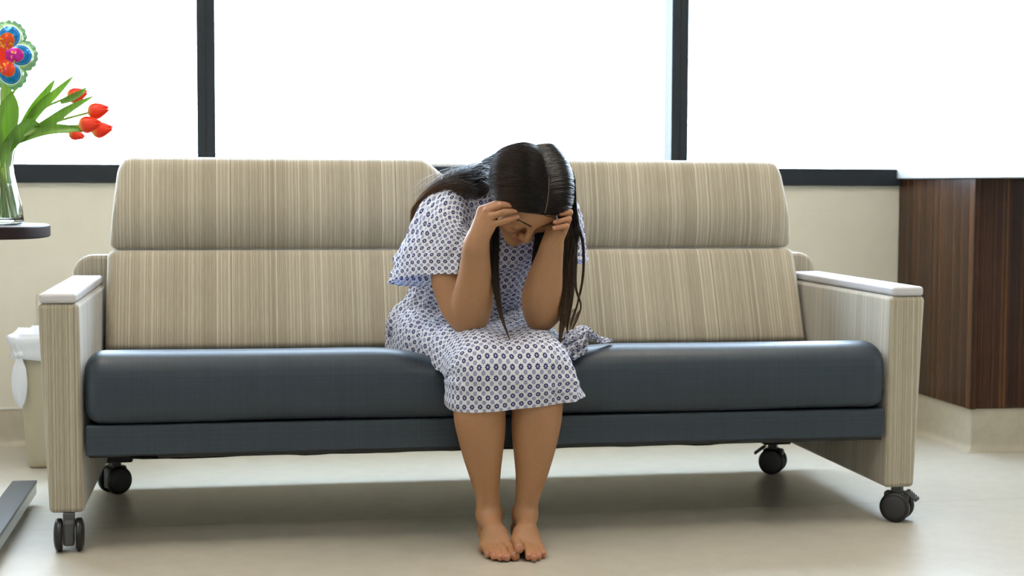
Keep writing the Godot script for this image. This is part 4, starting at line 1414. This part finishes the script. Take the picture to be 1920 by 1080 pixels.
func gown(t: Node3D) -> void:
	var q := noise(91, 1.0)
	q.fractal_octaves = 1
	var q2 := noise(92, 1.0)
	q2.fractal_octaves = 1
	# bodice: rings round the bent trunk, each [centre, lean of its axis, half width, depth to front, depth to back]
	var rings := [
		[-0.040, 0.475, -0.350, 5.0, 0.212, 0.150, 0.120], [-0.042, 0.520, -0.345, 8.0, 0.216, 0.160, 0.125], [-0.035, 0.585, -0.330, 16.0, 0.176, 0.160, 0.125], [-0.022, 0.650, -0.300, 26.0, 0.168, 0.155, 0.120],
		[-0.008, 0.715, -0.258, 34.0, 0.170, 0.140, 0.115], [0.004, 0.775, -0.212, 40.0, 0.172, 0.120, 0.112], [0.013, 0.820, -0.172, 44.0, 0.176, 0.100, 0.105], [0.020, 0.852, -0.140, 47.0, 0.162, 0.088, 0.092], [0.024, 0.874, -0.114, 50.0, 0.130, 0.076, 0.082], [0.030, 0.888, -0.090, 54.0, 0.095, 0.066, 0.070], [0.034, 0.894, -0.070, 58.0, 0.070, 0.058, 0.062]]
	var nu := 60
	var nv := 97
	var pts := PackedVector3Array()
	for i in nu:
		var g := keyed(rings, float(i) / (nu - 1))
		var lean := deg_to_rad(g[3])
		var up := Vector3(0, cos(lean), sin(lean))
		var fw := Vector3(0, -sin(lean), cos(lean))
		for j in nv:
			var a := TAU * j / (nv - 1) - PI     # 0 at the front, -PI and PI at the back
			var ca := cos(a)
			var sa := sin(a)
			var d: float = g[5] if ca > 0.0 else g[6]
			var p: Vector3 = Vector3(g[0], g[1], g[2]) + Vector3(1, 0, 0) * sa * g[4] + fw * ca * d
			var x := float(i) / (nu - 1)
			var amp := 0.009 * (1.0 - smoothstep(0.55, 0.95, x))
			var w := fold(q, a * 1.3 + x * 1.5, x * 4.2 - a * 0.5) * amp + q2.get_noise_2d(a * 1.2, x * 3.0) * 0.012 * (1.0 - x)
			p += (Vector3(1, 0, 0) * sa + fw * ca) * w
			pts.append(p)
	var mb := MB.new()
	cloth_grid(mb, pts, nu, nv, false, true, nv / 2)
	var o := part("gown", mb, M.gown, t)
	# skirt: arches over the thighs that turn down over the knees; [centre x, base y, base z, turn, left, right, height, flat]
	var keys := [
		[-0.035, 0.452, -0.470, 0.0, 0.180, 0.170, 0.150, 0.0], [-0.040, 0.450, -0.400, 0.0, 0.214, 0.190, 0.165, 0.0], [-0.036, 0.448, -0.310, 0.0, 0.222, 0.200, 0.155, 0.05], [-0.028, 0.446, -0.210, 0.0, 0.208, 0.195, 0.128, 0.10],
		[-0.018, 0.444, -0.110, 2.0, 0.188, 0.186, 0.112, 0.12], [-0.012, 0.436, -0.020, 6.0, 0.166, 0.178, 0.112, 0.12], [-0.010, 0.424, 0.045, 14.0, 0.150, 0.172, 0.118, 0.10], [-0.010, 0.414, 0.070, 34.0, 0.146, 0.168, 0.132, 0.08],
		[-0.010, 0.414, 0.068, 58.0, 0.146, 0.168, 0.146, 0.05], [-0.010, 0.420, 0.062, 78.0, 0.146, 0.170, 0.150, 0.03], [-0.010, 0.412, 0.058, 89.0, 0.146, 0.178, 0.152, 0.02], [-0.009, 0.388, 0.056, 91.0, 0.146, 0.190, 0.151, 0.02], [-0.008, 0.363, 0.055, 92.0, 0.146, 0.200, 0.150, 0.02]]
	nu = 84
	nv = 97
	pts = PackedVector3Array()
	for i in nu:
		var x := float(i) / (nu - 1)
		var g := keyed(keys, x)
		var turn := deg_to_rad(g[3])
		var up := Vector3(0, cos(turn), sin(turn))
		for j in nv:
			var a := PI * j / (nv - 1)
			var ca := -cos(a)
			var sa := sin(a)
			var e := 0.62
			var px: float = signf(ca) * pow(absf(ca), e + 0.1) * (g[4] if ca < 0.0 else g[5])
			var hh: float = g[6] * pow(sa, e)
			hh *= 1.0 - g[7] * exp(-pow((px + g[0] + 0.008) / 0.038, 2.0))
			var p: Vector3 = Vector3(g[0] + px, g[1], g[2]) + up * hh
			# creases: at the left hip, under the elbows and down the right edge
			var outw := (Vector3(ca, 0, 0) + up * sa).normalized()
			var hip := smoothstep(0.62, 0.30, x)
			var w := fold(q, px * 4.0 + x * 3.0, x * 7.0 + px * 6.0) * 0.008 * hip
			w += fold(q2, px * 11.0 + 1.5 * sin(x * 4.0), x * 2.5) * 0.0022 * smoothstep(0.35, 0.6, x) * smoothstep(0.02, 0.12, absf(px))
			w += q2.get_noise_2d(px * 9.0, x * 6.0) * 0.004
			# the cloth's right edge stands off in a long fold
			w += 0.016 * exp(-pow((px - 0.150) / 0.014, 2.0)) * smoothstep(0.5, 0.9, x) - 0.006 * exp(-pow((px - 0.118) / 0.012, 2.0)) * smoothstep(0.6, 0.95, x)
			p += outw * w
			# hem rises to the right
			p.y += smoothstep(0.72, 1.0, x) * (p.x + 0.155) * 0.085 - smoothstep(0.72, 1.0, x) * 0.014
			# resting on the cushion at both sides
			pts.append(p)
	mb = MB.new()
	cloth_grid(mb, pts, nu, nv, false, true, nv / 2)
	part("skirt", mb, M.gown, o)
	# sleeves: [centre, half axis across, half axis through], cuff last
	sleeve(o, q, [[Vector3(-0.055, 0.842, -0.128), Vector3(0.012, -0.052, 0.006), Vector3(0.010, 0.030, -0.060)], [Vector3(-0.100, 0.838, -0.102), Vector3(0.022, -0.058, 0.022), Vector3(-0.006, 0.028, -0.068)], [Vector3(-0.130, 0.810, -0.080), Vector3(0.056, -0.036, 0.044), Vector3(-0.020, 0.018, -0.072)], [Vector3(-0.150, 0.762, -0.066), Vector3(0.076, -0.010, 0.054), Vector3(-0.034, 0.0, -0.075)], [Vector3(-0.166, 0.712, -0.056), Vector3(0.087, 0.0, 0.060), Vector3(-0.042, -0.012, -0.075)], [Vector3(-0.178, 0.655, -0.048), Vector3(0.090, 0.000, 0.062), Vector3(-0.044, -0.020, -0.073)]])
	sleeve(o, q2, [[Vector3(0.090, 0.842, -0.138), Vector3(-0.012, -0.052, 0.006), Vector3(-0.010, 0.030, -0.060)], [Vector3(0.155, 0.838, -0.116), Vector3(-0.022, -0.056, 0.020), Vector3(0.006, 0.028, -0.064)], [Vector3(0.172, 0.812, -0.096), Vector3(-0.048, -0.030, 0.034), Vector3(0.016, 0.018, -0.064)], [Vector3(0.180, 0.770, -0.082), Vector3(-0.056, -0.008, 0.042), Vector3(0.022, 0.0, -0.062)], [Vector3(0.182, 0.735, -0.074), Vector3(-0.058, 0.0, 0.046), Vector3(0.024, -0.006, -0.060)], [Vector3(0.182, 0.700, -0.066), Vector3(-0.060, 0.000, 0.048), Vector3(0.026, -0.010, -0.058)]])
	# knotted tie lying on the seat
	mb = MB.new()
	ribbon(mb, q, [Vector3(0.130, 0.500, 0.035), Vector3(0.165, 0.514, 0.030), Vector3(0.190, 0.524, 0.020), Vector3(0.212, 0.528, 0.004), Vector3(0.232, 0.512, -0.014), Vector3(0.258, 0.500, -0.034), Vector3(0.296, 0.4945, -0.055)], [0.016, 0.021, 0.017, 0.020, 0.017, 0.015, 0.006])
	ribbon(mb, q2, [Vector3(0.150, 0.470, 0.045), Vector3(0.180, 0.496, 0.034), Vector3(0.198, 0.510, 0.022), Vector3(0.206, 0.496, 0.010), Vector3(0.196, 0.478, 0.020), Vector3(0.170, 0.462, 0.040)], [0.012, 0.018, 0.020, 0.016, 0.017, 0.010])
	part("tie", mb, M.gown, o)

func sleeve(o: Node3D, q: FastNoiseLite, keys: Array) -> void:
	var flat := []
	for k in keys: flat.append([k[0].x, k[0].y, k[0].z, k[1].x, k[1].y, k[1].z, k[2].x, k[2].y, k[2].z])
	var nu := 40
	var nv := 73
	var pts := PackedVector3Array()
	for i in nu:
		var x := float(i) / (nu - 1)
		var g := keyed(flat, x)
		var c := Vector3(g[0], g[1], g[2])
		var a1 := Vector3(g[3], g[4], g[5])
		var a2 := Vector3(g[6], g[7], g[8])
		for j in nv:
			var a := TAU * j / (nv - 1)
			var n2 := (a1.normalized() * cos(a) + a2.normalized() * sin(a))
			var w := fold(q, cos(a) * 2.2 + x * 0.8, sin(a) * 2.2 + x * 1.6) * 0.006 * smoothstep(0.0, 0.4, x) + q.get_noise_2d(a * 1.3 + 9.0, x * 4.0 + a) * 0.007 * smoothstep(0.1, 0.5, x) - 0.002
			pts.append(c + a1 * cos(a) + a2 * sin(a) + n2 * w)
	var mb := MB.new()
	cloth_grid(mb, pts, nu, nv, false, false, nv / 4 * 3)
	part("sleeve", mb, M.gown, o)

func ribbon(mb: MB, q: FastNoiseLite, spine: Array, widths: Array) -> void:
	var path := smooth(spine, 7)
	var c := path.size()
	var rad := radii_of(widths, c)
	var nv := 33
	var pts := PackedVector3Array()
	for i in c:
		var tg := (path[mini(i + 1, c - 1)] - path[maxi(i - 1, 0)]).normalized()
		var side := tg.cross(Vector3(0.2, 1.0, 0.3)).normalized()
		var up := side.cross(tg).normalized()
		for j in nv:
			var a := TAU * j / (nv - 1)
			var w := 1.0 + 0.35 * fold(q, cos(a) * 2.5 + i * 0.05, sin(a) * 2.5)
			pts.append(path[i] + (side * cos(a) + up * sin(a) * 0.72) * rad[i] * w * 0.75)
	cloth_grid(mb, pts, c, nv, false, true, nv / 2)

# ---------------------------------------------------------------- the hair
const HAIR_ROOT := Color(0.007, 0.006, 0.006)
const HAIR_MID := Color(0.013, 0.009, 0.007)
const HAIR_TIP := Color(0.13, 0.068, 0.032)

func cap_point(side: float, f0: float, beta: float, lift: float, sweep: float) -> Vector3:
	var f := f0 - sweep * beta + 0.013 * sin(minf(maxf(beta, 0.0) * 1.7, PI)) * smoothstep(0.02, 0.08, f0)
	f = maxf(f, -0.088 + 0.1 * minf(0.0, f + 0.088))
	var rf := 0.098 + lift
	var k := sqrt(maxf(0.0, 1.0 - pow((f + 0.008) / rf, 2.0)))
	var tilt := 0.06 * smoothstep(0.085, -0.03, f0) * (1.0 - smoothstep(0.2, 1.4, beta))   # the parting runs off the middle towards the crown
	var a := side * beta + tilt
	return hd((0.076 + lift) * k * sin(a), 0.030 + (0.082 + lift) * k * cos(a), f)

func strand(mb: MB, pts: PackedVector3Array, r: float, tip: float, sides := 3) -> void:
	var c := pts.size()
	var rad := PackedFloat32Array()
	var cols := PackedColorArray()
	for i in c:
		var x := float(i) / (c - 1)
		rad.append(r * (1.0 if x < 0.7 else lerpf(1.0, 0.3, (x - 0.7) / 0.3)))
		var col := HAIR_ROOT.lerp(HAIR_MID, minf(1.0, x * 2.0))
		cols.append(col.lerp(HAIR_TIP, tip * smoothstep(0.25, 0.95, x)))
	tube(mb, pts, rad, sides, 1.0, Vector3.UP, cols)

func hair(t: Node3D) -> void:
	var mb := MB.new()
	# scalp under the strands: a cap cut off at the hairline
	var nb := 40
	var nf := 40
	for side in [-1.0, 1.0]:
		var g := PackedVector3Array()
		var cols := PackedColorArray()
		for i in nf:
			for j in nb:
				var f0 := lerpf(0.074, -0.098, float(i) / (nf - 1))
				g.append(cap_point(side, f0, lerpf(0.03, 1.95, float(j) / (nb - 1)), 0.004, 0.022))
				cols.append(HAIR_ROOT)
		mb.grid(g, nf, nb, false, side < 0, PackedVector2Array(), cols)
	var o := part("hair", mb, M.hair, t)
	# the parting: a line of bare scalp
	var pm := MB.new()
	var line := PackedVector3Array()
	for k in 24: line.append(cap_point(1.0, lerpf(0.080, 0.005, k / 23.0), 0.0, 0.0038, 0.0))
	tube(pm, line, radii_of([0.0018, 0.0016, 0.0012], 24), 6)
	part("parting", pm, mat(Color(0.40, 0.28, 0.21), 0.6), o)
	# strands: from the parting over the scalp
	var sm := MB.new()
	for side in [-1.0, 1.0]:
		for n in 3600:
			var a := rng.randf()
			var f0 := lerpf(0.083, -0.085, pow(a, 0.9))
			var lift := rng.randf_range(0.009, 0.014) + (0.006 * rng.randf() if side > 0 else 0.004 * rng.randf())
			var sweep := rng.randf_range(0.020, 0.032) if side < 0 else rng.randf_range(0.012, 0.026)
			var last := rng.randf_range(1.55, 2.0)
			var keys := []
			var wob := rng.randf_range(-0.004, 0.004)
			var rng_fix := rng.randf()
			for k in 9:
				var b := lerpf(0.012 - 0.55 * smoothstep(0.012, -0.03, f0) * rng_fix, last, k / 8.0)
				var swell := lift * (0.25 + 0.75 * smoothstep(0.0, 0.7, b)) + (0.009 * smoothstep(0.5, 1.5, b) if side > 0 else 0.006 * smoothstep(0.5, 1.5, b))
				keys.append(cap_point(side, f0 + wob * sin(b * 2.0), b, swell, sweep))
			strand(sm, smooth(keys, 2), rng.randf_range(0.00035, 0.00065), 0.25)
	part("crown_strands", sm, M.hair, o)
	# over the right shoulder, lying down the back
	sm = MB.new()
	for n in 1500:
		var a := rng.randf()
		var u := rng.randf()
		var start := cap_point(-1.0, lerpf(0.045, -0.085, a), rng.randf_range(1.0, 1.7), rng.randf_range(0.008, 0.018), 0.03)
		var w := Vector3(rng.randfn(0, 0.008), rng.randfn(0, 0.009), rng.randfn(0, 0.010))
		var p1 := Vector3(-0.058, 0.908 + 0.060 * (u - 0.5), -0.020 - 0.06 * u) + w
		var p2 := Vector3(-0.105, 0.905 + 0.020 * (u - 0.5), -0.095 - 0.05 * u) + w
		var p3 := Vector3(-0.150, 0.885 - 0.004 * u, -0.145 - 0.03 * u) + w * 0.8
		var p4 := Vector3(-0.186, 0.848, -0.172 - 0.01 * u) + w * 0.7
		var p5 := Vector3(-0.206, 0.800 + 0.03 * rng.randf(), -0.185) + w * 0.6
		strand(sm, smooth([start, start.lerp(p1, 0.5) + Vector3(0, 0.006, -0.005), p1, p2, p3, p4, p5], 4), rng.randf_range(0.0004, 0.0008), 1.5)
	for n in 60:   # stray hairs standing off
		var start := cap_point(-1.0, rng.randf_range(-0.08, 0.0), rng.randf_range(0.8, 1.5), 0.016, 0.03)
		var w := Vector3(rng.randfn(0, 0.012), rng.randf_range(0.0, 0.022), rng.randfn(0, 0.012))
		strand(sm, smooth([start, Vector3(-0.060, 0.930, -0.04) + w, Vector3(-0.110, 0.922, -0.11) + w, Vector3(-0.160, 0.890, -0.155) + w * 1.3, Vector3(-0.20, 0.85, -0.175) + w * 1.6], 4), 0.0003, 1.6)
	part("shoulder_strands", sm, M.hair, o)
	# hanging on the left of the face, in locks
	sm = MB.new()
	for n in 260:
		var b0 := cap_point(1.0, rng.randf_range(0.045, 0.078), rng.randf_range(0.9, 1.4), rng.randf_range(0.006, 0.012), 0.02)
		var w0 := Vector3(rng.randfn(0, 0.006), 0, rng.randfn(0, 0.006))
		strand(sm, smooth([b0, Vector3(0.128, 0.836, 0.110) + w0, Vector3(0.140, 0.790, 0.082) + w0, Vector3(0.156, 0.735, 0.052) + w0, Vector3(0.152, 0.660, 0.045) + w0], 5), rng.randf_range(0.0004, 0.0007), 0.5)
	var locks := [[Vector3(0.168, 0.745, 0.042), Vector3(0.163, 0.640, 0.035), Vector3(0.150, 0.560, 0.036), Vector3(0.136, 0.500, 0.055), 0.010, 130], [Vector3(0.160, 0.745, 0.050), Vector3(0.152, 0.640, 0.046), Vector3(0.146, 0.570, 0.048), Vector3(0.132, 0.488, 0.070), 0.008, 110], [Vector3(0.176, 0.745, 0.030), Vector3(0.172, 0.650, 0.022), Vector3(0.166, 0.580, 0.022), Vector3(0.160, 0.525, 0.030), 0.009, 90], [Vector3(0.206, 0.745, 0.000), Vector3(0.206, 0.665, 0.000), Vector3(0.190, 0.590, 0.004), Vector3(0.170, 0.525, 0.010), 0.0028, 26], [Vector3(0.186, 0.720, 0.010), Vector3(0.186, 0.640, 0.010), Vector3(0.200, 0.585, 0.008), Vector3(0.168, 0.510, 0.020), 0.0026, 22], [Vector3(0.150, 0.760, 0.060), Vector3(0.142, 0.660, 0.060), Vector3(0.140, 0.590, 0.060), Vector3(0.150, 0.540, 0.055), 0.010, 80]]
	for l in locks:
		for n in l[5] * 2:
			var start := cap_point(1.0, rng.randf_range(-0.05, 0.05), rng.randf_range(1.0, 1.7), rng.randf_range(0.012, 0.028), 0.02)
			var w: Vector3 = Vector3(rng.randfn(0, 1), 0, rng.randfn(0, 1)) * l[4] * 0.6
			var p1: Vector3 = Vector3(0.172, 0.83, 0.055).lerp(l[0], 0.35) + w * 1.1
			strand(sm, smooth([start, p1, l[0] + w, l[1] + w * 0.9, l[2] + w * 0.6, l[3] + w * 0.2 + Vector3(0, 0.06 * pow(rng.randf(), 2.0), 0)], 5), rng.randf_range(0.0004, 0.0008), 0.55)
	part("hanging_strands", sm, M.hair, o)
	# falling between the arms
	sm = MB.new()
	var inner := [[Vector3(-0.035, 0.830, 0.060), Vector3(-0.036, 0.770, 0.080), Vector3(-0.036, 0.670, 0.092), Vector3(-0.022, 0.580, 0.100), Vector3(0.000, 0.510, 0.120), 0.007, 130], [Vector3(0.100, 0.820, 0.050), Vector3(0.083, 0.775, 0.060), Vector3(0.073, 0.709, 0.055), Vector3(0.068, 0.660, 0.045), Vector3(0.070, 0.620, 0.035), 0.007, 90]]
	for l in inner:
		for n in l[6] * 2:
			var w: Vector3 = Vector3(rng.randfn(0, 1), 0, rng.randfn(0, 1)) * l[5] * 0.7
			strand(sm, smooth([l[0] + w, l[1] + w, l[2] + w * 0.8, l[3] + w * 0.34, (l[3] as Vector3).lerp(l[4], 1.0 - 0.9 * pow(rng.randf(), 2.0)) + w * 0.08], 5), rng.randf_range(0.0004, 0.0008), 0.5)
	part("inner_strands", sm, M.hair, o)

func make_cord() -> void:
	var mb := MB.new()
	tube(mb, PackedVector3Array([Vector3(-1.136, 2.43, -1.60), Vector3(-1.135, 1.6, -1.60), Vector3(-1.136, 0.985, -1.60)]), PackedFloat32Array([0.0008, 0.0008, 0.0008]), 6)
	rbox(mb, Vector3(-1.1345, 1.225, -1.60), Vector3(0.003, 0.006, 0.003), 0.002, 2)
	single("blind_cord", mb, M.chain, "thin white blind cord hanging before the window", "cord")

func _ready() -> void:
	rng.seed = 77
	make_view()
	make_materials()
	make_room()
	make_sofa()
	make_cabinet()
	make_person()
	make_table()
	make_vase()
	make_flowers()
	make_balloon()
	make_bin()
	make_outlet()
	make_cord()
